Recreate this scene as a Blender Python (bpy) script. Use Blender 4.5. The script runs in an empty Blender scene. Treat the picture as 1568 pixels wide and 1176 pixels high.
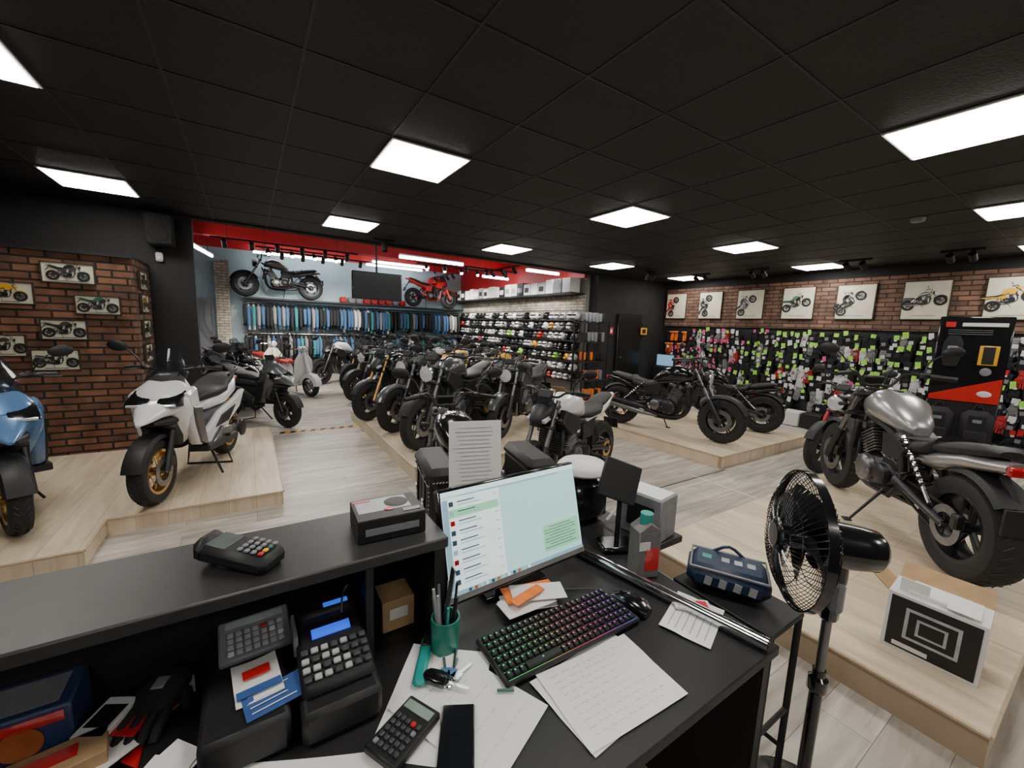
import bpy, math, random
from mathutils import Vector, Matrix
random.seed(7)
V=Vector
# ---------------------------------------------------------------- materials
MATS={}
def mat(name,col,rough=0.5,metal=0.0,emit=0.0,var=0.12,scale=30.0,bump=0.0,alpha=1.0,coat=0.0,ecol=None,trans=0.0):
    if name in MATS: return MATS[name]
    m=bpy.data.materials.new(name); m.use_nodes=True
    nt=m.node_tree; b=nt.nodes["Principled BSDF"]
    c=(col[0],col[1],col[2],1)
    b.inputs["Roughness"].default_value=rough; b.inputs["Metallic"].default_value=metal
    tc=nt.nodes.new("ShaderNodeTexCoord"); no=nt.nodes.new("ShaderNodeTexNoise")
    no.inputs["Scale"].default_value=scale; no.inputs["Detail"].default_value=3
    nt.links.new(tc.outputs["Object"],no.inputs["Vector"])
    rp=nt.nodes.new("ShaderNodeValToRGB")
    rp.color_ramp.elements[0].position=0.3; rp.color_ramp.elements[1].position=0.7
    rp.color_ramp.elements[0].color=tuple(x*(1-var) for x in c[:3])+(1,)
    rp.color_ramp.elements[1].color=tuple(min(1,x*(1+var)) for x in c[:3])+(1,)
    nt.links.new(no.outputs["Fac"],rp.inputs["Fac"]); nt.links.new(rp.outputs["Color"],b.inputs["Base Color"])
    if emit>0:
        e=ecol or col
        b.inputs["Emission Color"].default_value=(e[0],e[1],e[2],1); b.inputs["Emission Strength"].default_value=emit
    if bump>0:
        bp=nt.nodes.new("ShaderNodeBump"); bp.inputs["Strength"].default_value=bump; bp.inputs["Distance"].default_value=0.01
        nt.links.new(no.outputs["Fac"],bp.inputs["Height"]); nt.links.new(bp.outputs["Normal"],b.inputs["Normal"])
    if alpha<1: b.inputs["Alpha"].default_value=alpha
    if coat>0: b.inputs["Coat Weight"].default_value=coat
    if trans>0: b.inputs["Transmission Weight"].default_value=trans
    MATS[name]=m; return m
def brickmat(name,c1,c2,mo,axes,bw=0.23,bh=0.072,mortar=0.01,rough=0.85,bump=0.6,noise=6.0,off=0.5,contrast=0.5):
    m=bpy.data.materials.new(name); m.use_nodes=True; nt=m.node_tree; b=nt.nodes["Principled BSDF"]
    tc=nt.nodes.new("ShaderNodeTexCoord"); sp=nt.nodes.new("ShaderNodeSeparateXYZ"); cb=nt.nodes.new("ShaderNodeCombineXYZ")
    nt.links.new(tc.outputs["Object"],sp.inputs[0])
    nt.links.new(sp.outputs[axes[0]],cb.inputs[0]); nt.links.new(sp.outputs[axes[1]],cb.inputs[1])
    br=nt.nodes.new("ShaderNodeTexBrick"); nt.links.new(cb.outputs[0],br.inputs["Vector"])
    br.inputs["Scale"].default_value=1.0; br.inputs["Brick Width"].default_value=bw; br.inputs["Row Height"].default_value=bh
    br.inputs["Mortar Size"].default_value=mortar; br.inputs["Mortar Smooth"].default_value=0.1
    br.inputs["Bias"].default_value=0.0; br.offset=off
    br.inputs["Color1"].default_value=c1+(1,); br.inputs["Color2"].default_value=c2+(1,); br.inputs["Mortar"].default_value=mo+(1,)
    no=nt.nodes.new("ShaderNodeTexNoise"); no.inputs["Scale"].default_value=noise; no.inputs["Detail"].default_value=6
    nt.links.new(tc.outputs["Object"],no.inputs["Vector"])
    rp=nt.nodes.new("ShaderNodeValToRGB"); rp.color_ramp.elements[0].position=0.3; rp.color_ramp.elements[1].position=0.75
    lo=1-contrast
    rp.color_ramp.elements[0].color=(lo,lo,lo,1); rp.color_ramp.elements[1].color=(1.25,1.2,1.15,1)
    nt.links.new(no.outputs["Fac"],rp.inputs["Fac"])
    mx=nt.nodes.new("ShaderNodeMixRGB"); mx.blend_type='MULTIPLY'; mx.inputs[0].default_value=1
    nt.links.new(br.outputs["Color"],mx.inputs[1]); nt.links.new(rp.outputs["Color"],mx.inputs[2]); nt.links.new(mx.outputs[0],b.inputs["Base Color"])
    b.inputs["Roughness"].default_value=rough
    if bump:
        bp=nt.nodes.new("ShaderNodeBump"); bp.inputs["Strength"].default_value=bump; bp.inputs["Distance"].default_value=0.01; bp.invert=True
        nt.links.new(br.outputs["Fac"],bp.inputs["Height"]); nt.links.new(bp.outputs["Normal"],b.inputs["Normal"])
    return m
def woodmat(name,c1,c2,mo,swap=False,pl=1.25,pw=0.19,rough=0.4,gs=1.0,dark=(.66,.64,.62)):
    m=bpy.data.materials.new(name); m.use_nodes=True; nt=m.node_tree; b=nt.nodes["Principled BSDF"]
    tc=nt.nodes.new("ShaderNodeTexCoord"); sp=nt.nodes.new("ShaderNodeSeparateXYZ"); cb=nt.nodes.new("ShaderNodeCombineXYZ")
    nt.links.new(tc.outputs["Object"],sp.inputs[0])
    a,c=(1,0) if swap else (0,1)
    nt.links.new(sp.outputs[a],cb.inputs[0]); nt.links.new(sp.outputs[c],cb.inputs[1])
    br=nt.nodes.new("ShaderNodeTexBrick"); nt.links.new(cb.outputs[0],br.inputs["Vector"])
    br.inputs["Scale"].default_value=1; br.inputs["Brick Width"].default_value=pl; br.inputs["Row Height"].default_value=pw
    br.inputs["Mortar Size"].default_value=0.0016; br.offset=0.37
    br.inputs["Color1"].default_value=c1+(1,); br.inputs["Color2"].default_value=c2+(1,); br.inputs["Mortar"].default_value=mo+(1,)
    mp=nt.nodes.new("ShaderNodeMapping"); mp.inputs["Scale"].default_value=(1.2*gs,9*gs,9*gs)
    nt.links.new(cb.outputs[0],mp.inputs[0])
    no=nt.nodes.new("ShaderNodeTexNoise"); no.inputs["Scale"].default_value=1.6; no.inputs["Detail"].default_value=8; no.inputs["Distortion"].default_value=0.8
    nt.links.new(mp.outputs[0],no.inputs["Vector"])
    rp=nt.nodes.new("ShaderNodeValToRGB"); rp.color_ramp.elements[0].position=0.32; rp.color_ramp.elements[1].position=0.66
    rp.color_ramp.elements[0].color=dark+(1,); rp.color_ramp.elements[1].color=(1.1,1.1,1.1,1)
    nt.links.new(no.outputs["Fac"],rp.inputs["Fac"])
    mx=nt.nodes.new("ShaderNodeMixRGB"); mx.blend_type='MULTIPLY'; mx.inputs[0].default_value=1
    nt.links.new(br.outputs["Color"],mx.inputs[1]); nt.links.new(rp.outputs["Color"],mx.inputs[2]); nt.links.new(mx.outputs[0],b.inputs["Base Color"])
    b.inputs["Roughness"].default_value=rough
    return m
BLK=mat("black_plastic",(.012,.012,.013),.5); GLB=mat("gloss_black",(.008,.008,.009),.18,coat=.5)
RUB=mat("tyre_rubber",(.018,.018,.018),.8,bump=.3,scale=120); DKM=mat("dark_metal",(.05,.05,.055),.4,.8)
GRM=mat("grey_metal",(.22,.22,.23),.35,.9); CHR=mat("chrome",(.75,.75,.76),.14,1.0,var=.02)
SEA=mat("seat_leather",(.015,.014,.014),.55,bump=.25,scale=90); WHI=mat("white_paint",(.8,.8,.8),.25,coat=.6,var=.03)
SIL=mat("silver_paint",(.40,.39,.39),.3,.6,coat=.6,var=.05); BLU=mat("blue_paint",(.12,.25,.50),.25,.3,coat=.6,var=.04)
RED=mat("red_paint",(.6,.02,.02),.3,coat=.5,var=.05); YEL=mat("yellow_paint",(.85,.45,.02),.3,coat=.5,var=.05)
GRP=mat("grey_paint",(.09,.095,.10),.3,.4,coat=.5,var=.05); ORA=mat("orange_paint",(.85,.2,.02),.4)
GLD=mat("gold_rim",(.65,.42,.14),.3,.9); LEN=mat("headlight_lens",(.75,.78,.8),.08,.2,coat=1); TLR=mat("tail_light_red",(.5,.01,.01),.2,coat=1)
TIN=mat("tinted_screen",(.02,.022,.025),.08,alpha=.8); CLR=mat("clear_screen",(.5,.55,.55),.05,alpha=.25)
GRN=mat("green_paint",(.04,.16,.10),.3,coat=.5); TEA=mat("teal_paint",(.02,.30,.27),.35)
PAP=mat("white_paper",(.8,.8,.78),.7,var=.02); CRM=mat("cream_print",(.72,.69,.55),.8,var=.08,scale=8); INK=mat("ink",(.18,.18,.2),.7)
CARD=mat("cardboard",(.45,.29,.15),.8,scale=12); WPL=mat("white_plastic",(.75,.75,.74),.4,var=.03); GPL=mat("grey_plastic",(.22,.23,.25),.45)
LGP=mat("light_grey_plastic",(.42,.43,.44),.45)
LIME=mat("lime_tag",(.38,.85,.08),.5); PINK=mat("pink_tag",(.75,.08,.25),.5); BLW=mat("matte_black_wall",(.014,.014,.015),.75,bump=.15,scale=25)
SPK=mat("speaker_black",(.012,.012,.012),.95)
REDW=mat("red_wall",(.60,.012,.018),.5,var=.05); SKB=mat("blue_grey_cloth",(.05,.12,.24),.8); TEC=mat("teal_cloth",(.03,.20,.23),.8)
GYC=mat("grey_cloth",(.22,.22,.23),.85); WHC=mat("white_cloth",(.65,.65,.65),.85); BKC=mat("black_cloth",(.015,.015,.018),.85); RDC=mat("red_cloth",(.45,.03,.03),.85)
EMP=mat("led_panel_diffuser",(1,.97,.92),.5,emit=23.0,ecol=(1,.95,.88),var=.01); EMT=mat("tube_light",(1,1,1),.5,emit=26.0,ecol=(.92,.97,1),var=.01)
EMS=mat("spot_face",(1,.9,.8),.5,emit=60.0,ecol=(1,.9,.78),var=.01)
# ---------------------------------------------------------------- builder
class B:
    def __init__(s): s.v=[];s.f=[];s.m=[];s.sm=[];s.mats=[];s.T=Matrix.Identity(4)
    def mi(s,m):
        if m not in s.mats: s.mats.append(m)
        return s.mats.index(m)
    def add(s,vs,fs,m,sm=True):
        o=len(s.v); T=s.T
        s.v+= [tuple(T@V(p)) for p in vs]; k=s.mi(m)
        for f in fs: s.f.append(tuple(i+o for i in f)); s.m.append(k); s.sm.append(sm)
    def box(s,c,d,m,bev=0.0,R=None,sm=False):
        c=V(c);h=[x/2 for x in d];b=min(bev,min(h)*.9)
        vs=[];fs=[]
        if b<=0:
            for x in(-1,1):
                for y in(-1,1):
                    for z in(-1,1): vs.append(V((x*h[0],y*h[1],z*h[2])))
            fs=[(0,1,3,2),(4,6,7,5),(0,4,5,1),(2,3,7,6),(0,2,6,4),(1,5,7,3)]
        else:
            idx={}
            for x in(-1,1):
                for y in(-1,1):
                    for z in(-1,1):
                        for a in range(3):
                            p=[x*(h[0]-b),y*(h[1]-b),z*(h[2]-b)]; p[a]=(x,y,z)[a]*h[a]
                            idx[(x,y,z,a)]=len(vs); vs.append(V(p))
            g=lambda t,a: idx[(t[0],t[1],t[2],a)]
            for a in range(3):
                o=[i for i in range(3) if i!=a]
                for sg in(-1,1):
                    q=[]
                    for (p1,p2) in((-1,-1),(1,-1),(1,1),(-1,1)):
                        t=[0,0,0];t[a]=sg;t[o[0]]=p1;t[o[1]]=p2;q.append(g(t,a))
                    fs.append(tuple(q))
            for a in range(3):
                o=[i for i in range(3) if i!=a]
                for p1 in(-1,1):
                    for p2 in(-1,1):
                        t0=[0,0,0];t0[a]=-1;t0[o[0]]=p1;t0[o[1]]=p2;t1=list(t0);t1[a]=1
                        fs.append((g(t0,o[0]),g(t0,o[1]),g(t1,o[1]),g(t1,o[0])))
            for x in(-1,1):
                for y in(-1,1):
                    for z in(-1,1): fs.append(tuple(g((x,y,z),a) for a in range(3)))
        if R is not None: vs=[R@p for p in vs]
        s.add([p+c for p in vs],fs,m,sm)
    def tube(s,pts,r,m,n=8,cap=True,smooth=0):
        pts=[V(p) for p in pts]
        rr=list(r) if isinstance(r,(list,tuple)) else [r]*len(pts)
        if smooth and len(pts)>2:
            P=[];Q=[];L=len(pts)
            for i in range(L-1):
                a=pts[max(i-1,0)];b=pts[i];c=pts[i+1];d=pts[min(i+2,L-1)]
                for k in range(smooth):
                    t=k/smooth
                    P.append(.5*((2*b)+(c-a)*t+(2*a-5*b+4*c-d)*t*t+(3*b-a-3*c+d)*t**3)); Q.append(rr[i]*(1-t)+rr[i+1]*t)
            P.append(pts[-1]);Q.append(rr[-1]);pts=P;rr=Q
        vs=[];fs=[];up=None
        for i,p in enumerate(pts):
            d=(pts[min(i+1,len(pts)-1)]-pts[max(i-1,0)])
            if d.length<1e-9: d=V((0,0,1))
            d.normalize()
            if up is None: up=V((0,0,1)) if abs(d.z)<.9 else V((1,0,0))
            u=(up-d*up.dot(d));
            if u.length<1e-6: u=d.orthogonal()
            u.normalize(); w=d.cross(u); up=u
            for k in range(n):
                a=2*math.pi*k/n; vs.append(p+(u*math.cos(a)+w*math.sin(a))*rr[i])
        for i in range(len(pts)-1):
            for k in range(n):
                k2=(k+1)%n; fs.append((i*n+k,i*n+k2,(i+1)*n+k2,(i+1)*n+k))
        if cap: fs.append(tuple(range(n))[::-1]); fs.append(tuple((len(pts)-1)*n+k for k in range(n)))
        s.add(vs,fs,m,True)
    def cyl(s,a,b,r,m,n=16,r2=None): s.tube([a,b],[r,r if r2 is None else r2],m,n)
    def lathe(s,c,ax,prof,m,n=24,closed=False):
        c=V(c);ax=V(ax).normalized();u=ax.orthogonal().normalized();w=ax.cross(u);vs=[];fs=[];L=len(prof)
        for (r,h) in prof:
            for k in range(n):
                a=2*math.pi*k/n; vs.append(c+ax*h+(u*math.cos(a)+w*math.sin(a))*max(r,1e-4))
        for i in range(L if closed else L-1):
            j=(i+1)%L
            for k in range(n):
                k2=(k+1)%n; fs.append((i*n+k,i*n+k2,j*n+k2,j*n+k))
        s.add(vs,fs,m,True)
    def loft(s,secs,m,axis='x',n=20,e=2.6,y0=0):
        vs=[];fs=[]
        for q in secs:
            yc=q[4] if len(q)>4 else y0
            for k in range(n):
                a=2*math.pi*(k+.5)/n; ca=math.cos(a);sa=math.sin(a)
                cx=math.copysign(abs(ca)**(2/e),ca);sy=math.copysign(abs(sa)**(2/e),sa)
                if axis=='x': vs.append(V((q[0],yc+cx*q[2],q[1]+sy*q[3])))
                else: vs.append(V((q[1]+cx*q[2],yc+sy*q[3],q[0])))
        L=len(secs)
        for i in range(L-1):
            for k in range(n):
                k2=(k+1)%n; fs.append((i*n+k,i*n+k2,(i+1)*n+k2,(i+1)*n+k))
        fs.append(tuple(range(n))[::-1]); fs.append(tuple((L-1)*n+k for k in range(n)))
        s.add(vs,fs,m,True)
    def prism(s,poly,y0,y1,m,bev=0.008):
        cx=sum(p[0] for p in poly)/len(poly);cz=sum(p[1] for p in poly)/len(poly);n=len(poly)
        sg=1 if y1>y0 else -1; vs=[]
        def sc(y,k): 
            for p in poly:
                d=V((p[0]-cx,p[1]-cz)); l=max(d.length,1e-5); q=max(0,1-k/l); vs.append((cx+d.x*q,y,cz+d.y*q))
        sc(y0,bev);sc(y0+sg*bev,0);sc(y1-sg*bev,0);sc(y1,bev)
        fs=[]
        for i in range(3):
            for k in range(n):
                k2=(k+1)%n; fs.append((i*n+k,i*n+k2,(i+1)*n+k2,(i+1)*n+k))
        fs.append(tuple(range(n))[::-1]);fs.append(tuple(3*n+k for k in range(n)))
        s.add(vs,fs,m,False)
    def ball(s,c,r,m,nu=14,nv=9):
        if not isinstance(r,(tuple,list)): r=(r,r,r)
        vs=[];fs=[]
        for j in range(nv+1):
            t=math.pi*j/nv
            for k in range(nu):
                a=2*math.pi*k/nu; vs.append((c[0]+r[0]*math.sin(t)*math.cos(a)+1e-5*math.cos(a),c[1]+r[1]*math.sin(t)*math.sin(a)+1e-5*math.sin(a),c[2]+r[2]*math.cos(t)))
        for j in range(nv):
            for k in range(nu):
                k2=(k+1)%nu; fs.append((j*nu+k,(j+1)*nu+k,(j+1)*nu+k2,j*nu+k2))
        s.add(vs,fs,m,True)
    def arc(s,cx,cz,R,a0,a1,w,m,th=.012,n=12,drop=.03):
        vs=[];fs=[];pr=[(-w,-drop),(-w*.8,0),(0,.012),(w*.8,0),(w,-drop),(w*.8,-th),(0,-th+.008),(-w*.8,-th)]
        L=len(pr)
        for i in range(n+1):
            a=math.radians(a0+(a1-a0)*i/n)
            for (y,dr) in pr: vs.append((cx+(R+dr)*math.cos(a),y,cz+(R+dr)*math.sin(a)))
        for i in range(n):
            for k in range(L):
                k2=(k+1)%L; fs.append((i*L+k,i*L+k2,(i+1)*L+k2,(i+1)*L+k))
        fs.append(tuple(range(L)));fs.append(tuple(n*L+k for k in range(L)))
        s.add(vs,fs,m,True)
    def quad(s,a,b,c,d,m): s.add([a,b,c,d],[(0,1,2,3)],m,False)
    def mesh(s,name):
        me=bpy.data.meshes.new(name); me.from_pydata(s.v,[],s.f)
        for m in s.mats: me.materials.append(m)
        me.polygons.foreach_set("material_index",s.m); me.polygons.foreach_set("use_smooth",s.sm)
        me.update(); 
        import bmesh
        bm=bmesh.new(); bm.from_mesh(me); bmesh.ops.recalc_face_normals(bm,faces=bm.faces); bm.to_mesh(me); bm.free()
        try: me.set_sharp_from_angle(angle=math.radians(42))
        except Exception: pass
        return me
def obj(name,me,loc=(0,0,0),rz=0,sc=1,parent=None):
    if isinstance(me,B): me=me.mesh(name)
    o=bpy.data.objects.new(name,me); bpy.context.collection.objects.link(o)
    o.location=loc; o.rotation_euler=(0,0,rz); o.scale=(sc,)*3 if not isinstance(sc,tuple) else sc
    if parent: o.parent=parent
    return o
def simplebox(name,lo,hi,m,bev=0):
    b=B(); b.box([(lo[i]+hi[i])/2 for i in range(3)],[hi[i]-lo[i] for i in range(3)],m,bev); return obj(name,b)
# ---------------------------------------------------------------- motorcycles
def wheel(b,x,R,w,rim,rr=.66,sp=5,disc=True,spk='cast',z=None,discr=.15):
    z=R if z is None else z; c=(x,0,z); t=R-R*rr; r0=R*rr
    b.lathe(c,(0,1,0),[(r0,-w*.42),(r0+t*.45,-w*.5),(r0+t*.75,-w*.44),(R-.012,-w*.27),(R,0),(R-.012,w*.27),(r0+t*.75,w*.44),(r0+t*.45,w*.5),(r0,w*.42)],RUB,36,False)
    b.lathe(c,(0,1,0),[(r0+.006,-w*.43),(r0-.018,-w*.4),(r0-.028,-w*.15),(r0-.028,w*.15),(r0-.018,w*.4),(r0+.006,w*.43)],rim,36)
    for i in range(36):
        a=2*math.pi*i/36
        for sg in(-1,1):
            a2=a+.05*sg
            p=V((x+math.cos(a2)*(R-.001),sg*w*.12,z+math.sin(a2)*(R-.001)));q=V((x+math.cos(a2+.1)*(R-.012),sg*w*.30,z+math.sin(a2+.1)*(R-.012)))
            b.tube([p,q],.0035,BLK,4)
    b.cyl((x,-w*.5,z),(x,w*.5,z),.035,rim,14); b.cyl((x,-w*.75,z),(x,w*.75,z),.014,GRM,8)
    if spk=='cast':
        for i in range(sp):
            a=2*math.pi*i/sp+.3
            for da in(-.09,.09):
                p=V((x+math.cos(a+da*2.2)*.03,0,z+math.sin(a+da*2.2)*.03)); q=V((x+math.cos(a+da)*(r0-.015),0,z+math.sin(a+da)*(r0-.015)))
                b.tube([p,q],[.014,.010],rim,6)
    else:
        for i in range(32):
            a=2*math.pi*i/32; sg=1 if i%2 else -1; a2=a+.25*(1 if (i//2)%2 else -1)
            b.tube([(x+math.cos(a)*.03,sg*.03,z+math.sin(a)*.03),(x+math.cos(a2)*(r0-.02),0,z+math.sin(a2)*(r0-.02))],.0022,CHR if rim is not GLD else GLD,4)
    if disc:
        for sg in((-1,1) if x>0 else (1,)):
            b.lathe((x,sg*w*.62,z),(0,1,0),[(discr*.62,-.003),(discr,-.003),(discr,.003),(discr*.62,.003)],GRM,28,True)
            for i in range(5):
                a=2*math.pi*i/5; b.tube([(x+.03*math.cos(a),sg*w*.6,z+.03*math.sin(a)),(x+discr*.66*math.cos(a),sg*w*.6,z+discr*.66*math.sin(a))],.006,DKM,5)
            b.box((x-discr*.8,sg*w*.66,z+.06),(.05,.05,.09),DKM,.01)
def bars(b,x,z,wid=.36,rise=.06,mir=True,back=.1,mat_=BLK,mh=.17):
    for sg in(-1,1):
        b.tube([(x,0,z),(x,sg*.09,z),(x-.01,sg*.17,z+rise),(x-back*.6,sg*(wid-.1),z+rise),(x-back,sg*wid,z+rise-.01)],.011,mat_,8,smooth=3)
        b.tube([(x-back*.65,sg*(wid-.12),z+rise),(x-back,sg*wid,z+rise-.01)],.018,BLK,10)
        b.box((x-back*.55,sg*(wid-.15),z+rise),(.045,.05,.04),BLK,.008)
        b.tube([(x-back*.5,sg*(wid-.14),z+rise-.005),(x-back*.5+.05,sg*(wid-.09),z+rise-.01),(x-back*.8+.05,sg*(wid+.01),z+rise-.02)],.006,DKM,6)
        if mir:
            b.tube([(x-back*.5,sg*(wid-.15),z+rise),(x-back*.4+.02,sg*(wid-.11),z+rise+mh*.6),(x-back*.4,sg*(wid-.04),z+rise+mh)],.006,BLK,6,smooth=3)
            s=b.T; b.T=s@Matrix.Translation((x-back*.4,sg*(wid+.02),z+rise+mh+.02))@Matrix.Rotation(sg*.15,4,'X')
            b.ball((0,0,0),(.018,.075,.045),BLK,12,8); b.lathe((-.0125,0,0),(1,0,0),[(.0,0),(.034,0)],CHR,12); b.T=s
        b.tube([(x-back*.5+.05,sg*(wid-.13),z+rise),(x+.1,sg*.13,z+rise+.02),(x+.04,sg*.05,z-.15)],.005,BLK,5,smooth=4)
def engine(b,m=DKM,fin=GRM,v=False,x0=0):
    b.box((x0-.02,0,.40),(.42,.27,.24),m,.05); b.box((x0-.14,0,.50),(.22,.23,.14),m,.04)
    for sg in(-1,1):
        b.lathe((x0+.07,sg*.13,.40),(0,sg,0),[(.105,0),(.10,.035),(.07,.05),(.03,.052),(.0,.052)],m if sg<0 else fin,20)
        b.lathe((x0-.13,sg*.13,.41),(0,sg,0),[(.08,0),(.075,.03),(.05,.042),(0,.042)],fin if sg<0 else m,18)
        for i in range(6):
            a=i*math.pi/3; b.cyl((x0+.07+.09*math.cos(a),sg*.13,.40+.09*math.sin(a)),(x0+.07+.09*math.cos(a),sg*.175,.40+.09*math.sin(a)),.007,CHR,6)
    def cylr(px,ang,L):
        s=b.T; b.T=s@Matrix.Translation((x0+px,0,.5))@Matrix.Rotation(ang,4,'Y')
        for i in range(8): b.box((0,0,.02+i*.024),(.17,.23,.011),fin,.004)
        b.box((0,0,.1),(.14,.2,.2),m,.02); b.box((0,0,.235),(.16,.22,.07),m,.02)
        for sg in(-1,1): b.cyl((0,sg*.1,.235),(0,sg*.125,.235),.028,fin,12)
        b.T=s
    if v: cylr(.10,.5,1); cylr(-.10,-.45,1)
    else: cylr(.08,.25,1)
def moto(col,kind='naked',rim=BLK,acc=None,light='round',bags=False,eng=None,frame=BLK,spk='cast',forkm=None,tail=None):
    b=B(); acc=acc or BLK; tail=tail or col
    cr=kind=='cruiser'; wb=.76 if cr else .71; R=.315; fz=R
    wheel(b,wb,R,.115 if not cr else .13,rim,spk=spk); wheel(b,-wb,R,.165 if not cr else .20,rim,spk=spk,discr=.12)
    hx,hz=(.42,.95) if not cr else (.40,.93)
    fm=forkm or GRM
    for sg in(-1,1):
        b.tube([(wb,sg*.105,fz),(wb-(wb-hx)*.45,sg*.105,fz+(hz-fz)*.45)],[.034,.03],DKM if not forkm else forkm,12)
        b.tube([(wb-(wb-hx)*.4,sg*.105,fz+(hz-fz)*.4),(hx-.02,sg*.105,hz+.06)],.022,fm,12)
        b.box((wb,sg*.105,fz),(.07,.05,.08),DKM,.015)
    for t in(.72,1.0): 
        b.box((wb+(hx-wb)*t,0,fz+(hz-fz)*t),(.07,.27,.035),DKM,.012,Matrix.Rotation(.42,3,'Y'))
    bars(b,hx-.03,hz+.09,.36 if not cr else .39,.05 if not cr else .10,back=.12 if not cr else .2)
    b.box((hx+.05,0,hz+.12),(.03,.15,.09),BLK,.01,Matrix.Rotation(-.5,3,'Y'))
    if light=='round':
        b.lathe((hx+.09,0,hz-.07),(1,0,0),[(0,-.02),(.05,-.015),(.08,.02),(.092,.07),(.094,.085)],BLK,24)
        b.lathe((hx+.175,0,hz-.07),(1,0,0),[(.094,-.004),(.098,.0),(.09,.008)],CHR if not col is BLK else DKM,24)
        b.lathe((hx+.175,0,hz-.07),(1,0,0),[(.09,.004),(.06,.013),(0,.018)],LEN,24)
    else:
        b.loft([(hx+.0,hz-.03,.10,.10),(hx+.12,hz-.06,.11,.09),(hx+.2,hz-.11,.07,.05),(hx+.23,hz-.13,.03,.02)],acc if acc is BLK else col,e=2.3)
        for sg in(-1,1): b.prism([(hx+.10,hz-.05),(hx+.2,hz-.10),(hx+.19,hz-.13),(hx+.10,hz-.1)],sg*.06,sg*.105,LEN,.004)
        b.tube([(hx+.06,-.09,hz+.03),(hx+.03,-.07,hz+.16)],.003,BLK,4)
        b.loft([(hz+.02,hx+.10,.02,.10),(hz+.1,hx+.06,.012,.09),(hz+.17,hx+.01,.008,.06)],TIN,'z',12)
    for sg in(-1,1):
        b.tube([(hx+.06,sg*.09,hz-.1),(hx+.07,sg*.17,hz-.1)],.007,BLK,6); b.ball((hx+.075,sg*.19,hz-.1),(.03,.022,.018),BLK,8,6)
    b.arc(wb,fz,R+.025,25 if not cr else 20,150,.065 if not cr else .08,acc if not cr else BLK)
    for sg in(-1,1): b.tube([(wb-.02,sg*.09,fz+.05),(wb-.05,sg*.075,fz+R)],.009,BLK,6)
    if cr:
        b.loft([(.33,.83,.05,.05),(.28,.87,.12,.09),(.14,.89,.165,.125),(-.03,.86,.155,.12),(-.17,.79,.10,.08),(-.23,.76,.05,.04)],col,e=2.4,n=24)
        b.loft([(-.16,.71,.10,.03),(-.24,.69,.15,.045),(-.38,.68,.165,.055),(-.5,.71,.15,.055),(-.56,.77,.12,.04)],SEA,n=20)
        b.loft([(-.52,.73,.12,.035),(-.66,.76,.125,.045),(-.86,.80,.10,.035),(-.92,.80,.05,.02)],SEA,n=20)
        b.loft([(-.25,.62,.10,.05),(-.5,.64,.12,.06),(-.75,.71,.11,.05),(-.98,.74,.06,.03)],col,n=20)
        b.arc(-wb,R,R+.035,70,140,.09,BLK); b.box((-1.0,0,.73),(.03,.13,.05),TLR,.01)
        b.tube([(-.9,-.0,.68),(-1.05,0,.5)],.02,BLK,6); b.box((-1.07,0,.48),(.015,.19,.14),BLK,.004)
    else:
        b.loft([(.36,.84,.05,.05),(.30,.89,.13,.10),(.16,.93,.165,.125),(0,.92,.16,.12),(-.12,.86,.11,.10),(-.2,.81,.07,.05)],col,e=2.5,n=24)
        for sg in(-1,1): b.prism([(.42,.80),(.36,.92),(.12,.84),(.05,.70),(.25,.66)],sg*.10,sg*.185,acc,.015)
        b.loft([(-.12,.79,.09,.03),(-.28,.785,.14,.05),(-.45,.80,.145,.05),(-.53,.84,.12,.045)],SEA,n=20)
        b.loft([(-.50,.84,.10,.03),(-.65,.88,.11,.04),(-.82,.93,.085,.03),(-.88,.94,.04,.015)],SEA,n=18)
        b.loft([(-.2,.70,.10,.06),(-.45,.73,.12,.06),(-.72,.83,.10,.045),(-.95,.92,.05,.02),(-1.0,.93,.02,.01)],tail,n=18)
        b.box((-.98,0,.89),(.03,.11,.03),TLR,.008)
        b.tube([(-.85,0,.83),(-1.02,0,.60)],[.03,.015],BLK,6); b.box((-1.03,0,.56),(.012,.18,.13),BLK,.003,Matrix.Rotation(.3,3,'Y'))
        for sg in(-1,1): b.tube([(-.95,sg*.03,.72),(-.97,sg*.14,.72)],.006,BLK,5); b.ball((-.97,sg*.15,.72),(.025,.02,.015),ORA,8,5)
    b.lathe((.10,0,1.0 if cr else 1.035),(0,0,1),[(.035,-.01),(.035,.01),(.0,.013)],CHR,14)
    engine(b,eng or DKM,GRM,v=cr)
    for sg in(-1,1):
        b.tube([(hx-.02,sg*.03,hz-.05),(.22,sg*.11,.80),(-.2,sg*.12,.70),(-.32,sg*.12,.45),(-.2,sg*.11,.28)],.018,frame,8,smooth=3)
        b.tube([(hx-.02,sg*.03,hz-.16),(.30,sg*.09,.55),(.22,sg*.10,.28),(-.2,sg*.11,.27)],.015,frame,8,smooth=3)
        b.tube([(-.2,sg*.11,.70),(-.55,sg*.1,.76),(-.85,sg*.06,.80)],.013,frame,6)
        b.tube([(-.27,sg*.12,.42),(-.5,sg*.135,.38),(-wb,sg*.13,fz)],[.032,.03,.024],frame if frame is not BLK else DKM,10)
        b.tube([(-.25,sg*.12,.36),(-.27,sg*.22,.36)],.012,DKM,6); b.box((-.24,sg*.22,.365),(.04,.09,.02),RUB,.006)
        b.tube([(-.42,sg*.13,.52),(-.43,sg*.2,.50)],.010,DKM,6)
        b.tube([(-.3,sg*.1,.68),(-.42,sg*.14,.52),(-.3,sg*.12,.38)],.009,frame,6)
        b.prism([(-.05,.72),(-.35,.72),(-.28,.55),(-.08,.55)],sg*.10,sg*.135,acc if not cr else BLK,.01)
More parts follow.
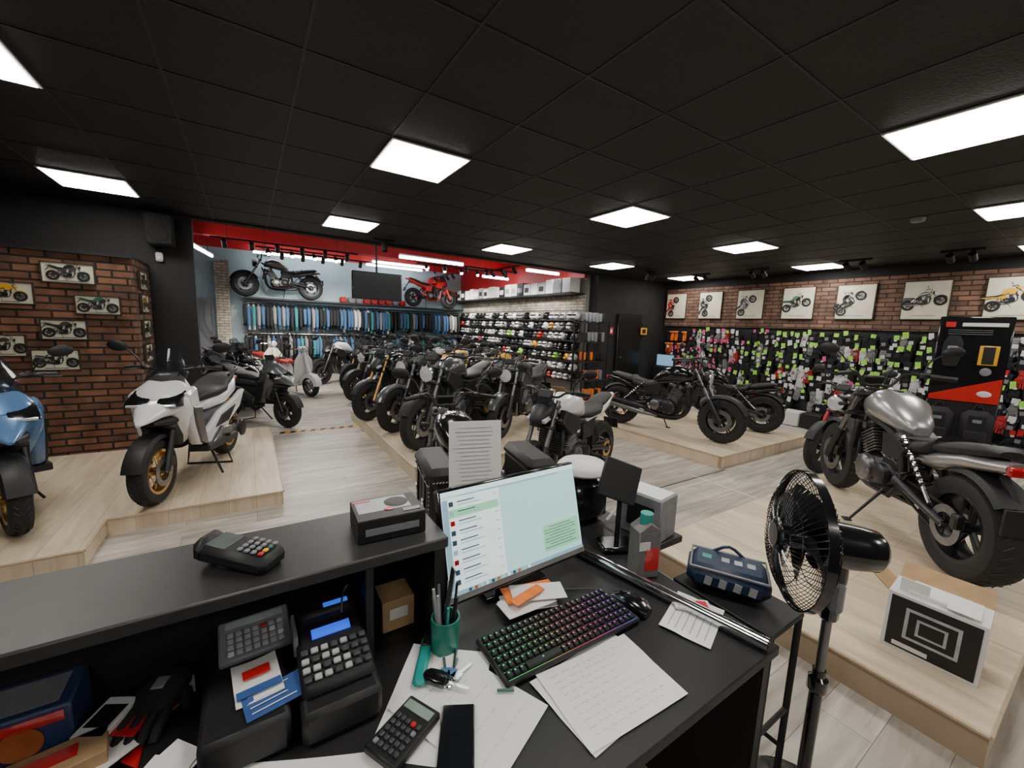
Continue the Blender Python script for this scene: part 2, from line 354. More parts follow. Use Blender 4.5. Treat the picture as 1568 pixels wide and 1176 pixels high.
    for sg in((-1,1) if cr else (0,)):
        for i in range(9):
            t=i/9; b.lathe((-.34-.18*t*(1 if not cr else 1.6),sg*.15,.72-.25*t),(.5,0,.8),[(.028,-.006),(.035,0),(.028,.006),(.022,0)],RED if sg==0 else DKM,12,True)
        b.tube([(-.32,sg*.15,.74),(-.54 if not cr else -.66,sg*.15,.44 if not cr else .40)],.014,CHR,8)
    b.box((.33,0,.60),(.05,.28,.26),BLK,.012,Matrix.Rotation(-.15,3,'Y'))
    for i in range(9): b.box((.362+.015-(i-4)*-.004,0,.50+i*.025),(.006,.25,.006),GRM)
    for y in(-.05,.05):
        b.tube([(.18,y,.66),(.30,y*1.2,.58),(.29,y,.36),(.16,y*.6-.03,.235),(-.15,-.06,.22)],.02,GRM if not cr else DKM,10,smooth=5)
    if cr:
        for dz in(0,.085): b.tube([(-.1,-.10,.24),(-.3,-.17,.27+dz),(-.5,-.19,.30+dz),(-.98,-.2,.36+dz)],[.022,.035,.042,.04],DKM if dz else GRM,14)
    else:
        b.tube([(-.12,-.05,.22),(-.28,-.13,.25),(-.38,-.17,.30)],.024,GRM,10); b.tube([(-.36,-.17,.29),(-.42,-.18,.32),(-.72,-.20,.45),(-.75,-.2,.46)],[.03,.05,.048,.035],DKM,16)
    b.lathe((-wb,.115,fz),(0,1,0),[(.06,-.004),(.10,-.004),(.10,.004),(.06,.004)],GLD if not cr else DKM,24,True)
    b.tube([(-wb,.115,fz+.1),(-.27,.115,.46)],.009,DKM,6); b.tube([(-wb,.115,fz-.1),(-.27,.115,.37)],.009,DKM,6)
    b.tube([(-.15,.12,.30),(-.08,.27,.01)],[.012,.009],BLK,6); b.box((-.07,.28,.008),(.06,.05,.012),BLK,.003)
    if bags:
        for sg in(-1,1):
            s=b.T; b.T=Matrix.Translation((0,0,.11))
            b.box((-.72,sg*.30,.60),(.46,.17,.34),SEA,.04); b.box((-.72,sg*.31,.76),(.48,.20,.09),SEA,.035)
            for i in range(14): b.ball((-.95+i*.035,sg*.40,.715),.008,CHR,6,4)
            for px in(-.84,-.6):
                b.box((px,sg*.40,.62),(.035,.012,.28),BLK,.003); b.box((px,sg*.41,.58),(.045,.012,.04),CHR,.004)
            for i in range(9):
                b.ball((-.93,sg*.392,.47+i*.025),.006,CHR,6,4); b.ball((-.51,sg*.392,.47+i*.025),.006,CHR,6,4); b.ball((-.965,sg*.30+(i-4)*.018,.735),.008,CHR,6,4); b.ball((-.955,sg*.30+(i-4)*.016,.48),.007,CHR,6,4)
            b.T=s
    return b.mesh("motorcycle_mesh")
def scooter(col,rim=GLD,acc=GRP,screen=True,R=.27):
    b=B(); wheel(b,.70,R,.12,rim,spk='wire' if rim is GLD else 'cast',discr=.12); wheel(b,-.68,R,.14,rim,spk='wire' if rim is GLD else 'cast',discr=.11)
    for sg in(-1,1): b.tube([(.70,sg*.09,R),(.55,sg*.09,.62)],[.028,.024],DKM,10)
    b.arc(.70,R,R+.03,15,140,.075,BLK); b.box((.56,0,.62),(.1,.24,.05),BLK,.02,Matrix.Rotation(.35,3,'Y'))
    b.loft([(.42,.36,.06,.10),(.50,.40,.09,.15),(.62,.44,.12,.20),(.74,.46,.14,.225),(.84,.47,.14,.215),(.93,.43,.11,.165),(1.0,.38,.07,.11),(1.04,.36,.04,.07)],col,'z',24,2.4)
    b.loft([(.40,.78,.17,.08),(.55,.77,.17,.085),(.68,.75,.11,.06),(.80,.70,.05,.025),(.85,.68,.015,.01)],col,'x',20,2.2)
    b.loft([(.45,.67,.16,.05),(.62,.66,.12,.045),(.74,.665,.05,.02)],BLK,'x',16)
    b.prism([(.53,.64),(.60,.62),(.56,.48),(.47,.42),(.45,.5)],-.12,.12,BLK,.02)
    for sg in(-1,1):
        b.prism([(.50,.90),(.64,.83),(.67,.79),(.56,.775),(.47,.82)],sg*.03,sg*.18,GLB,.006)
        b.prism([(.59,.83),(.675,.80),(.67,.787),(.58,.80)],sg*.05,sg*.165,LEN,.004)
        b.prism([(.40,.92),(.54,.88),(.50,.62),(.40,.40),(.26,.36),(.32,.62)],sg*.13,sg*.215,col,.02)
        b.prism([(.36,.74),(.50,.76),(.47,.60),(.40,.42),(.28,.36),(.33,.56)],sg*.19,sg*.232,acc,.012)
        b.prism([(.35,.32),(.34,.37),(-.3,.34),(-.32,.27)],sg*.10,sg*.26,BLK,.012)
        b.prism([(.22,.46),(-.1,.60),(-.52,.66),(-.75,.72),(-.60,.56),(-.28,.44),(-.22,.34),(.2,.34)],sg*.14,sg*.20,col,.02)
        b.prism([(.2,.36),(-.05,.46),(-.25,.42),(-.3,.30),(.15,.30)],sg*.17,sg*.235,acc,.015)
        b.prism([(.05,.47),(-.1,.56),(-.45,.60),(-.25,.47)],sg*.19,sg*.212,BLK,.008)
        b.tube([(-.1,sg*.2,.36),(-.1,sg*.27,.36)],.012,BLK,6)
        b.tube([(-.55,sg*.12,.90),(-.75,sg*.13,.95),(-.9,sg*.07,.95)],.014,DKM,8,smooth=3)
        b.tube([(-.45,sg*.14,.66),(-.68,sg*.13,R+.02)],.018,DKM if sg<0 else GLD,8)
        for i in range(8):
            t=i/8;b.lathe((-.47-.16*t,sg*.14,.62-.28*t),(.5,0,.8),[(.026,-.006),(.033,0),(.026,.006),(.02,0)],DKM,10,True)
    b.loft([(.40,.50,.15,.13),(.1,.50,.15,.12),(-.15,.52,.16,.14),(-.4,.55,.16,.13),(-.55,.58,.14,.1)],BLK,'x',18)
    b.loft([(.08,.66,.07,.04),(-.05,.68,.13,.07),(-.3,.70,.18,.08),(-.6,.76,.16,.08),(-.85,.84,.08,.045),(-.93,.86,.04,.02)],col,'x',22)
    b.loft([(.10,.73,.05,.03),(.0,.76,.12,.05),(-.2,.77,.165,.06),(-.38,.78,.165,.06),(-.46,.83,.15,.055),(-.65,.87,.13,.05),(-.8,.88,.09,.03)],SEA,'x',22)
    b.box((-.93,0,.83),(.03,.14,.04),TLR,.01); b.tube([(-.85,0,.74),(-1.0,0,.52)],[.04,.02],BLK,8); b.box((-1.01,0,.48),(.012,.18,.13),BLK,.003,Matrix.Rotation(.3,3,'Y'))
    b.arc(-.68,R,R+.03,40,120,.08,BLK)
    b.box((-.45,.13,.30),(.5,.10,.15),DKM,.04); b.lathe((-.66,.18,.29),(0,1,0),[(.09,0),(.085,.02),(.04,.03),(0,.03)],BLK,18); b.lathe((-.28,.18,.31),(0,1,0),[(.08,0),(.075,.02),(.04,.03),(0,.03)],BLK,18)
    b.box((-.3,0,.33),(.25,.2,.18),DKM,.04)
    b.tube([(-.15,-.08,.22),(-.35,-.15,.24),(-.45,-.17,.30),(-.85,-.19,.40)],[.018,.03,.06,.055],DKM,16)
    b.tube([(-.05,.1,.26),(.05,.24,.01)],.011,BLK,6); b.tube([(-.25,-.15,.25),(-.3,-.2,.01),(-.3,.2,.01),(-.25,.15,.25)],.011,BLK,6)
    b.loft([(.98,.36,.05,.12),(1.03,.33,.05,.13),(1.07,.32,.035,.09)],BLK,'z',16)
    bars(b,.33,1.05,.36,.02,back=.08,mh=.16)
    b.box((.35,0,1.10),(.03,.16,.08),GLB,.01,Matrix.Rotation(-.5,3,'Y'))
    if screen:
        vs=[];fs=[];N=8;M_=6
        for j in range(M_+1):
            t=j/M_
            for i in range(N+1):
                s=(i/N-.5)*2; w=.15*(1-.45*t*t)
                vs.append((.52-.16*t-.05*s*s,w*s,.90+.34*t-.02*s*s))
        for j in range(M_):
            for i in range(N): a=j*(N+1)+i; fs.append((a,a+1,a+N+2,a+N+1))
        b.add(vs,fs,TIN)
    return b.mesh("scooter_mesh")
def vespa(col):
    b=B(); R=.23; wheel(b,.62,R,.11,CHR,sp=5,discr=.1); wheel(b,-.60,R,.12,CHR,discr=.1)
    b.arc(.62,R,R+.05,5,170,.085,col,drop=.09)
    b.tube([(.62,0,R+.2),(.42,0,.98)],[.05,.035],col,12)
    b.loft([(.26,.22,.04,.13),(.40,.36,.03,.19),(.60,.40,.03,.23),(.78,.40,.035,.21),(.90,.40,.035,.12),(.96,.40,.03,.06)],col,'z',22)
    b.box((.40,0,.72),(.04,.06,.34),CHR,.015); b.box((.05,0,.24),(.5,.34,.05),col,.02); 
    b.loft([(-.08,.36,.10,.15),(-.2,.50,.18,.2),(-.45,.52,.235,.2),(-.7,.52,.2,.17),(-.88,.48,.08,.08),(-.92,.47,.03,.03)],col,'x',24,2.2)
    b.loft([(-.02,.71,.08,.03),(-.15,.73,.14,.05),(-.4,.74,.15,.05),(-.65,.75,.13,.05),(-.75,.74,.08,.03)],mat("red_seat",(.35,.03,.02),.5),'x',20)
    b.loft([(.98,.40,.07,.09),(1.03,.40,.08,.11),(1.08,.38,.06,.09)],col,'z',16)
    b.lathe((.46,0,1.03),(1,0,0),[(.07,-.03),(.075,.02),(.07,.03)],CHR,20); b.lathe((.48,0,1.03),(1,0,0),[(.068,0),(.04,.015),(0,.02)],LEN,20)
    bars(b,.38,1.03,.33,.0,back=.08,mat_=CHR,mh=.2)
    b.box((-.92,0,.5),(.03,.08,.06),TLR,.01); b.tube([(-.2,-.1,.2),(-.5,-.2,.2),(-.75,-.22,.25)],[.02,.05,.05],DKM,12)
    b.tube([(-.1,.15,.24),(-.12,.2,.01)],.011,DKM,6); b.tube([(-.1,-.15,.24),(-.12,-.2,.01)],.011,DKM,6)
    return b.mesh("vespa_mesh")
M_black=moto(BLK,acc=GRP); M_bgold=moto(GLB,rim=BLK,acc=BLK,forkm=GLD,light='angular'); M_green=moto(GRN,acc=BLK,spk='wire',rim=BLK)
M_white=moto(WHI,acc=BLK,light='angular',frame=BLK); M_yel=moto(YEL,acc=YEL,light='angular'); M_cr=moto(GLB,'cruiser',acc=BLK,rim=DKM); M_crg=moto(GRP,'cruiser',rim=DKM)
M_sil=moto(SIL,'cruiser',rim=DKM,eng=DKM); M_red=moto(RED,acc=RED,frame=RED,light='angular',forkm=RED); M_bag=moto(GLB,'cruiser',bags=True,rim=CHR,spk='wire')
M_grey=moto(GRP,acc=BLK,rim=DKM,light='round'); M_brd=moto(GLB,acc=BLK,rim=BLK,forkm=RED,frame=RED)
S_white=scooter(WHI,acc=GRP); S_blue=scooter(BLU,acc=BLK); S_grey=scooter(GRP,rim=BLK,acc=BLK,screen=False); S_black=scooter(GLB,rim=BLK,acc=BLK)
VSP=vespa(WHI); VSP2=vespa(mat("cream_paint",(.75,.7,.6),.3,coat=.5))
def park(name,me,front,rear,z,wb):
    dx=front[0]-rear[0];dy=front[1]-rear[1]; L=math.hypot(dx,dy); 
    return obj(name,me,((front[0]+rear[0])/2,(front[1]+rear[1])/2,z),math.atan2(dy,dx),max(.93,min(1.1,L/wb)))
PZ=.15; LZ=.12
park("maxi_scooter",S_white,(-.66,4.05),(-.26,5.32),LZ,1.38)
park("maxi_scooter",S_blue,(-1.34,3.88),(-1.90,5.05),LZ,1.38)
park("commuter_scooter",S_grey,(.42,6.75),(-.30,7.75),0,1.38)
park("commuter_scooter",S_black,(.05,8.3),(-.6,9.4),0,1.38)
park("commuter_scooter",S_black,(-.1,10.0),(-.7,11.1),0,1.38)
park("classic_scooter",VSP,(1.05,9.3),(.45,10.3),0,1.22)
park("classic_scooter",VSP2,(.55,10.9),(.1,12.0),0,1.22)
park("motorcycle",M_grey,(1.62,4.42),(2.82,5.15),PZ,1.42)
park("motorcycle",M_black,(1.60,5.30),(2.80,5.98),PZ,1.42)
park("motorcycle",M_bgold,(1.45,6.08),(2.6,6.75),PZ,1.42)
park("motorcycle",M_black,(2.72,4.42),(3.82,5.10),PZ,1.42)
park("motorcycle",M_white,(2.0,2.78),(3.28,3.22),0,1.42)
park("cruiser_motorcycle",M_cr,(5.33,2.98),(4.97,4.44),PZ,1.52)
park("cruiser_motorcycle",M_cr,(6.0,4.35),(6.55,3.05),PZ,1.52)
park("cruiser_motorcycle",M_sil,(4.90,1.50),(3.70,.44),PZ,1.52)
park("motorcycle",M_brd,(5.75,1.95),(7.1,1.70),0,1.42)
park("touring_motorcycle",M_bag,(1.42,3.40),(1.15,2.02),0,1.52)
hd=math.radians(211)
for i,(x,y,m) in enumerate([(2.45,7.6,M_black),(2.4,8.75,M_green),(2.5,9.9,M_bgold),(3.55,5.75,M_black),(3.5,6.7,M_bgold),(4.6,7.4,M_yel),(4.0,8.3,M_yel),(3.95,9.3,M_white),(3.7,10.3,M_black),(3.4,11.4,M_grey),(5.1,8.6,M_grey),(5.15,9.6,M_black),(5.1,10.6,M_bgold),(4.9,11.6,M_green),(2.1,11.3,M_white)]):
    obj("motorcycle",m,(x,y,0),hd+random.uniform(-.06,.06))
for (x,z,m,s) in((.75,2.12,M_crg,1),(5.05,2.12,M_red,.92)):
    obj("display_motorcycle",m,(x,12.75,z),math.pi if x<3 else 0.15,s)
# ---------------------------------------------------------------- room
FLR=woodmat("laminate_floor",(.43,.39,.335),(.61,.565,.505),(.2,.17,.14),dark=(.6,.58,.56))
PLT=woodmat("platform_laminate",(.65,.53,.38),(.75,.63,.47),(.42,.32,.22),swap=True,gs=.8,dark=(.8,.78,.75))
BRX=brickmat("red_brick_x",(.34,.16,.09),(.15,.075,.048),(.03,.025,.022),(0,2))
BRY=brickmat("red_brick_y",(.30,.165,.11),(.15,.085,.06),(.05,.04,.035),(1,2))
WBR=brickmat("white_brick",(.6,.55,.47),(.45,.42,.36),(.25,.23,.2),(1,2),bw=.2,bh=.07)
simplebox("floor",(-3.6,-2.2,-.1),(8.9,13.5,0),FLR)
CT=mat("ceiling_tile_black",(.016,.016,.018),.6,bump=.3,scale=60,var=.3)
simplebox("ceiling",(-3.6,-2.2,2.82),(8.9,6.7,2.9),CT)
b=B()
TB=mat("ceiling_grid_black",(.024,.024,.027),.5)
k=-9
while 1.15+.585*(k+.5)<8.8:
    x=1.15+.585*(k+.5); k+=1
    if x>-3.5: b.box((x,2.25,2.8185),(.014,8.9,.004),TB)
k=-9
while 3.2+.62*(k+.5)<6.7:
    y=3.2+.62*(k+.5); k+=1
    if y>-2.1: b.box((2.65,y,2.8183),(12.4,.014,.004),TB)
obj("trim_ceiling_grid",b)
XL=[-1.19,1.15,3.49,5.83,8.17]; YL=[-1.76,.72,3.2,5.68]  # first y row: unseen panels added behind the camera for ambient light
for x in XL:
    for y in YL:
        b=B(); b.box((0,0,.008),(.585,.62,.012),WPL,.003); b.box((0,0,.0),(.55,.585,.006),EMP); obj("ceiling_light_panel",b,(x,y,2.803))
simplebox("wall_right",(8.8,-2.2,0),(8.95,6.7,2.9),BLW)
simplebox("wall_left",(-3.6,-2.2,0),(-3.5,6.7,2.9),BLW)
simplebox("wall_near",(-3.6,-2.3,0),(8.95,-2.2,2.9),BLW)
simplebox("wall_back_left",(-3.6,6.7,0),(-.54,6.85,3.9),BLW)
simplebox("wall_back_right",(6.5,6.7,0),(8.95,6.95,3.9),BLW)
simplebox("wall_header",(-.54,6.7,2.8),(6.5,6.85,3.9),BLW)
simplebox("trim_right_brick_band",(8.76,-2.2,1.78),(8.8,6.6,2.65),BRY)
simplebox("wall_brick_left",(-3.5,5.85,0),(-1.01,6.7,2.15),BRX)
simplebox("trim_brick_cap",(-3.5,5.82,2.15),(-.98,6.7,2.18),BLK)
b=B(); b.box((-1.0,6.275,1.08),(.03,.84,2.14),BRY); obj("trim_brick_side",b)
LGW=mat("pale_wall",(.42,.54,.60),.6)
simplebox("wall_far",(-1.3,13.3,0),(6.6,13.4,3.9),LGW)
simplebox("wall_far_left",(-1.4,6.85,0),(-1.3,13.4,3.9),mat("dark_grey_wall",(.08,.08,.09),.6))
simplebox("wall_far_right",(6.4,6.95,0),(6.5,13.4,3.9),mat("slat_grey",(.22,.21,.20),.6))
simplebox("ceiling_back",(-1.4,6.85,3.9),(6.6,13.4,4.0),mat("dark_ceiling",(.02,.02,.022),.6))
b=B(); b.box((2.65,13.25,3.62),(7.9,.1,.56),REDW); b.box((6.36,10.1,3.3),(.08,6.3,1.1),REDW); b.box((2.65,10.6,3.35),(7.7,.25,.3),REDW); obj("trim_red_band",b)
simplebox("trim_far_black_slatwall",(.0,13.22,.0),(6.3,13.3,1.15),BLK)
b=B(); b.box((6.385,10.1,2.22),(.03,6.3,.34),WBR); obj("trim_white_brick",b)
b=B(); b.box((-.95,13.2,1.0),(.42,.06,2.0),WPL,.01); b.cyl((-.8,13.15,1.0),(-.8,13.12,1.0),.02,CHR); b.box((-.95,13.19,1.0),(.5,.04,2.08),GPL,.01); obj("door_1",b)
b=B(); b.box((-.5,13.1,1.5),(.3,.3,3.0),brickmat("white_brick_x",(.6,.55,.47),(.45,.42,.36),(.25,.23,.2),(0,2),bw=.2,bh=.07)); obj("column_white_brick",b)
def platform(name,poly,h):
    b=B(); n=len(poly); vs=[(x,y,0) for x,y in poly]+[(x,y,h) for x,y in poly]
    fs=[tuple(range(n)),tuple(range(n,2*n))]+[(i,(i+1)%n,n+(i+1)%n,n+i) for i in range(n)]
    b.add(vs,fs,PLT,False)
    EDG=MATS.get("platform_edge_trim") or mat("platform_edge_trim",(.52,.40,.27),.5)
    for i in range(n):
        p=V((*poly[i],h-.008));q=V((*poly[(i+1)%n],h-.008)); b.tube([p,q],.010,EDG,6)
    return obj(name,b)
platform("display_platform",[(-3.45,3.42),(-.92,3.42),(-.92,3.88),(.2,3.88),(.2,6.35),(-.98,6.35),(-.98,5.84),(-3.45,5.84)],LZ)
platform("display_platform",[(1.37,3.86),(4.0,3.86),(4.0,6.95),(1.37,6.95)],PZ)
platform("display_platform",[(4.75,2.6),(7.1,2.6),(7.1,5.2),(4.65,5.2)],PZ)
platform("display_platform",[(2.28,.12),(5.38,.12),(5.38,1.72),(2.28,1.72)],PZ)
b=B()
for i in range(16):
    x=.30+i*.065; b.add([(x,6.36,.003),(x+.065,6.36,.003),(x+.10,6.47,.003),(x+.035,6.47,.003)],[(0,1,2,3)],YEL if i%2 else BLK,False)
obj("hazard_floor_tape",b)
b=B(); b.box((4.2,2.05,.002),(.02,1.2,.003),WPL); b.box((3.65,2.55,.002),(2.2,.015,.003),GRM); obj("trim_floor_strip",b)
# ---------------------------------------------------------------- pictures
def picture(loc,w,h,ax,bike,rot=0,sc=.2):
    b=B(); b.box((0,0,0),(w,.018,h),CRM,.002); fr=MATS.get("frame_dark") or mat("frame_dark",(.05,.035,.02),.5)
    for sx in(-1,1): b.box((sx*w/2,-.002,0),(.012,.024,h+.012),fr); b.box((0,-.002,sx*h/2),(w,.024,.012),fr)
    b.box((0,-.010,-h*.40),(w*.5,.001,.008),INK)
    o=obj("framed_poster",b,loc,0)
    p=obj("printed_motorcycle",bike,(0,-.014,-.5*sc*math.cos(rot)),0,(sc,sc*.012,sc),o); p.rotation_euler=(0,-rot,0)
    return o
pb=[M_black,M_yel,M_green,M_grey,M_crg,M_sil]
for i,(x,z,w,h) in enumerate([(-1.46,1.955,.37,.19),(-1.90,1.735,.38,.20),(-1.27,1.655,.33,.18),(-1.53,1.40,.32,.19),(-1.95,1.24,.30,.20),(-1.61,1.10,.33,.20)]):
    picture((x,5.838,z),w,h,'x',pb[i],0,.15)
for i,z in enumerate([1.95,1.7,1.42,1.15]): 
    o=picture((-.97,6.2,z),.36,.19,'x',pb[i],0,.14); o.rotation_euler=(0,0,math.pi/2)
for i,y in enumerate([6.3,5.43,4.56,3.68,2.81,1.94,1.07]):
    o=picture((8.74,y,2.25),.53,.58,'x',[M_red,M_grey,M_black,M_green,M_bag,M_crg,M_yel][i],[1.2,1.35,.9,.3,.8,.2,.4][i],.24); o.rotation_euler=(0,0,-math.pi/2)
# ---------------------------------------------------------------- glove wall
def glove(b,c,m,tag,flip=1,S=1.0):
    s=b.T; b.T=s@Matrix.Translation(c)@Matrix.Scale(S,4)@Matrix.Rotation(random.uniform(-.15,.15),4,'X')
    b.box((0,0,-.03),(.028,.09,.10),m,.01); b.box((0,0,.045),(.034,.085,.07),m,.01)
    for i in range(4): b.tube([(0,-.034+i*.023,-.07),(-.01,-.036+i*.024,-.15+.012*abs(i-1.4))],[.012,.010],m,5)
    b.tube([(0,flip*.04,-.02),(-.01,flip*.07,-.08)],[.014,.011],m,5)
    b.box((-.02,0,-.02),(.008,.05,.05),random.choice([WHC,GYC,m,m]),.003)
    if tag: b.box((-.03,random.uniform(-.025,.025),.085),(.004,random.uniform(.04,.07),random.uniform(.05,.09)),tag); b.box((-.034,random.uniform(-.02,.02),.045),(.002,.03,.022),random.choice([WHI,BLK,WHI]))
    b.T=s
b=B()
for i in range(18): b.box((8.785,3.05,.25+i*.085),(.02,7.1,.075),BLK,.004)
for i in range(22):
    for j in range(3): b.box((8.775,6.3-i*.3,.6+j*.45),(.012,.012,.05),WPL)
obj("slatwall_panel",b)
b=B()
for r in range(7):
    z=1.60-r*.205
    for c in range(60):
        y=6.35-c*.112+random.uniform(-.03,.03)
        if r<2 and y>5.85: continue
        if random.random()<.05: continue
        q=random.random()
        if y>4.6: tag=PINK if q<.42 else WHI if q<.62 else ORA if q<.68 else LIME if q<.80 else None
        elif y>1.6: tag=LIME if q<.60 else WHI if q<.76 else PINK if q<.80 else None
        else: tag=LIME if q<.42 else RED if q<.50 else WHI if q<.75 else None
        if r>4: tag=random.choice([WHI,None,LIME,None,RED,None])
        m=random.choice([BKC,BKC,BKC,BKC,BKC,BKC,GYC,WHC,RDC if random.random()<.5 else BKC])
        b.tube([(8.78,y,z+.12),(8.62,y,z+.125)],.004,CHR,4)
        zz=z+random.uniform(-.05,.03)
        for d in(0,1): glove(b,(8.72-.05*d,y+.012*d,zz),m,tag if d else None,1 if c%2 else -1,1.12)
obj("motorcycle_gloves_display",b)
b=B()
for i in range(5):
    for j in range(2): 
        b.box((8.68,6.40-i*.11,1.52-j*.28),(.05,.09,.20),ORA if (i+j)%3 else BLK,.015); b.box((8.66,6.40-i*.11,1.63-j*.28),(.05,.12,.05),ORA if (i+j)%3 else BLK,.015)
obj("orange_vest_display",b)
b=B(); b.box((8.45,6.25,.95),(.05,.5,.3),BLK,.01); b.box((8.422,6.25,.95),(.004,.46,.26),mat("small_screen",(.2,.4,.6),.2,emit=.8)); b.box((8.45,6.25,.40),(.3,.45,.80),BLK,.01); obj("info_screen_stand",b)
b=B()
for i in range(18):
    y=5.7-i*.33
    b.box((8.45,y,.14+.0),(.3,.3,.26),random.choice([BLK,GRP,BKC,BLK,WPL]),.01)
obj("stacked_product_boxes",b)
def track(name,p,q,n,lit=False,drop=.08,aim=(0,0,-1),W=0):
    b=B(); p=V(p);q=V(q); b.tube([p,q],.018,BLK,4); aim=V(aim).normalized(); par=[]
    for i in range(n):
        c=p.lerp(q,(i+.5)/n)+V((0,0,-drop)); b.cyl(c+V((0,0,drop)),c,.008,BLK,6)
        a=c-aim*.05; e=c+aim*.08; b.cyl(a,e,.04,BLK,14); b.lathe(e,aim,[(0,.002),(.034,.002)],EMS if lit else DKM,14)
        par.append(e+aim*.012)
    if lit:
        for t in(.1,.9): c=p.lerp(q,t); b.cyl(c,(c.x,c.y,3.9),.005,BLK,4)
    o=obj(name,b)
    if lit and W:
        for e in par:
            l=bpy.data.lights.new("spot_beam",'SPOT'); l.energy=W; l.spot_size=math.radians(85); l.spot_blend=.6; l.shadow_soft_size=.03; l.color=(1,.94,.86)
            lo=bpy.data.objects.new("spot_beam",l); bpy.context.collection.objects.link(lo); lo.location=e; lo.rotation_euler=aim.to_track_quat('-Z','Y').to_euler(); lo.parent=o
    return o
for y in(1.4,2.5,3.9,5.0): track("track_spotlight",(7.7,y-.15,2.79),(7.7,y+.25,2.79),2,False,aim=(1,0,-.6))
track("track_spotlight",(1.6,6.3,2.79),(1.9,6.3,2.79),1,False,aim=(0,-.3,-1)); track("track_spotlight",(6.7,5.6,2.79),(7.0,5.6,2.79),2,False,aim=(0,.6,-1))
# lit heads; two bars angle some heads back toward the bikes
track("track_spotlight",(-.5,9.2,2.98),(2.0,9.2,2.98),6,True,aim=(.1,.8,-.9),W=110); track("track_spotlight",(.5,10.7,3.05),(2.6,10.7,3.05),5,True,aim=(0,.8,-.8),W=100)
track("track_spotlight",(.2,9.9,3.0),(1.9,9.9,3.0),4,True,aim=(.1,-.75,-.7),W=70); track("track_spotlight",(3.4,9.5,3.0),(5.2,9.5,3.0),4,True,aim=(-.1,-.75,-.7),W=70)
track("track_spotlight",(3.6,9.0,2.98),(5.8,9.0,2.98),4,True,aim=(.6,.8,-.8),W=100); track("track_spotlight",(5.0,10.8,3.05),(5.0,12.5,3.05),4,True,aim=(.9,.2,-.9),W=90)
track("track_spotlight",(4.9,7.4,2.9),(4.9,8.8,2.9),3,True,aim=(.9,.2,-.9),W=100)
for p,q in [((-1.1,8.2,2.9),(-.6,11.5,2.9)),((2.6,8.3,2.9),(4.0,8.3,2.9)),((5.2,7.6,2.85),(6.1,7.6,2.85)),((5.3,9.8,2.9),(6.1,9.8,2.9)),((.2,12.7,3.25),(2.4,12.7,3.25)),((3.0,12.7,3.25),(4.7,12.7,3.25)),((2.9,11.6,3.2),(4.5,11.6,3.2)),((1.6,7.3,2.95),(3.0,7.3,2.95))]:
    b=B(); b.tube([p,q],.028,EMT,8); b.tube([V(p)+V((0,0,.04)),V(q)+V((0,0,.04))],.03,WPL,4)
    for t in(.1,.9): c=V(p).lerp(V(q),t); b.cyl(c,(c.x,c.y,3.9),.005,BLK,4)
    obj("fluorescent_tube_light",b)
b=B(); b.box((2.22,8.5,2.3),(.98,.05,.54),GLB,.01); b.box((2.22,8.472,2.3),(.94,.004,.50),BLK); b.box((2.22,8.54,2.3),(.3,.05,.25),BLK,.01); b.cyl((2.22,8.56,2.3),(2.22,8.56,3.9),.02,BLK); obj("ceiling_television",b)
def jacket(b,x,y,z,m,m2,h=.68):
    t=.033
    b.loft([(z-h,x,t,.17,y),(z-h*.6,x,t*1.1,.18,y),(z-h*.15,x,t,.21,y),(z-.04,x,t*.8,.17,y),(z,x,t*.6,.05,y)],m,'z',10)
    b.tube([(x,y-.20,z-.07),(x,y-.25,z-.3),(x,y-.24,z-h*.85)],[.045,.042,.032],m2,7)
    b.tube([(x,y,z),(x,y,z+.05)],.004,CHR,4)
cl=[BKC,BKC,BKC,BKC,BKC,SKB,SKB,TEC,GYC,WHC,BKC,SKB]
b=B()
for zz,h in((1.93,.66),(1.12,.62)):
    b.tube([(-.1,12.95,zz+.05),(6.1,12.95,zz+.05)],.014,CHR,8)
    x=-.05
    while x<6.05:
        m=random.choice(cl); jacket(b,x,12.95,zz,m,random.choice([m,m,random.choice(cl)]),h*random.uniform(.85,1.05)); x+=random.uniform(.075,.12)
obj("hanging_jackets_rack",b)
b=B()
b.box((3.05,12.95,2.085),(6.2,.6,.05),BLK,.01)
for i in range(28):
    if 2.2<.2+i*.22<4.2: b.box((.2+i*.22,13.0,2.2),(.17,.25,.17),random.choice([WHC,RDC,RDC,GYC]),.03)
obj("upper_display_shelf",b)
def helmet(b,c,m,s=.12):
    R0=b.T; b.T=R0@Matrix.Translation(c)@Matrix.Rotation(random.uniform(-.9,.9),4,'Z')
    b.ball((0,0,0),(s*1.1,s*.92,s),m,12,8); b.box((-s*.85,0,-s*.45),(s*.7,s*1.3,s*.55),m,s*.2)
    b.ball((-s*.32,0,s*.12),(s*.86,s*.85,s*.42),GLB,12,6); b.T=R0
b=B()
for r in range(7):
    z=.5+r*.235
    b.box((6.28,10.1,z-.108),(.22,6.2,.012),GRM)
    for c in range(29):
        y=7.1+c*.214+random.uniform(-.02,.02)
        m=random.choice([WHI,WHI,GLB,GLB,SIL,WHI,BLK,GLB,GRP,RED if random.random()<.4 else SIL,YEL if random.random()<.4 else WHI,LIME if random.random()<.3 else WHI])
        helmet(b,(6.27,y,z),m,random.uniform(.085,.1))
obj("helmet_display_shelving",b)
b=B()
b.box((6.2,10.1,2.40),(.4,6.2,.03),BLK)
for c in range(20):
    h=random.choice([.28,.32]); m=random.choice([WPL,WPL,BLK,GPL,LGP]); b.box((6.2,7.25+c*.31,2.42+h/2),(.3,.28,h),m,.01); b.box((6.045,7.25+c*.31,2.42+h*.45),(.006,.18,.12),random.choice([GPL,BLK,WPL]))
obj("boxed_helmets_on_shelf",b)
b=B()
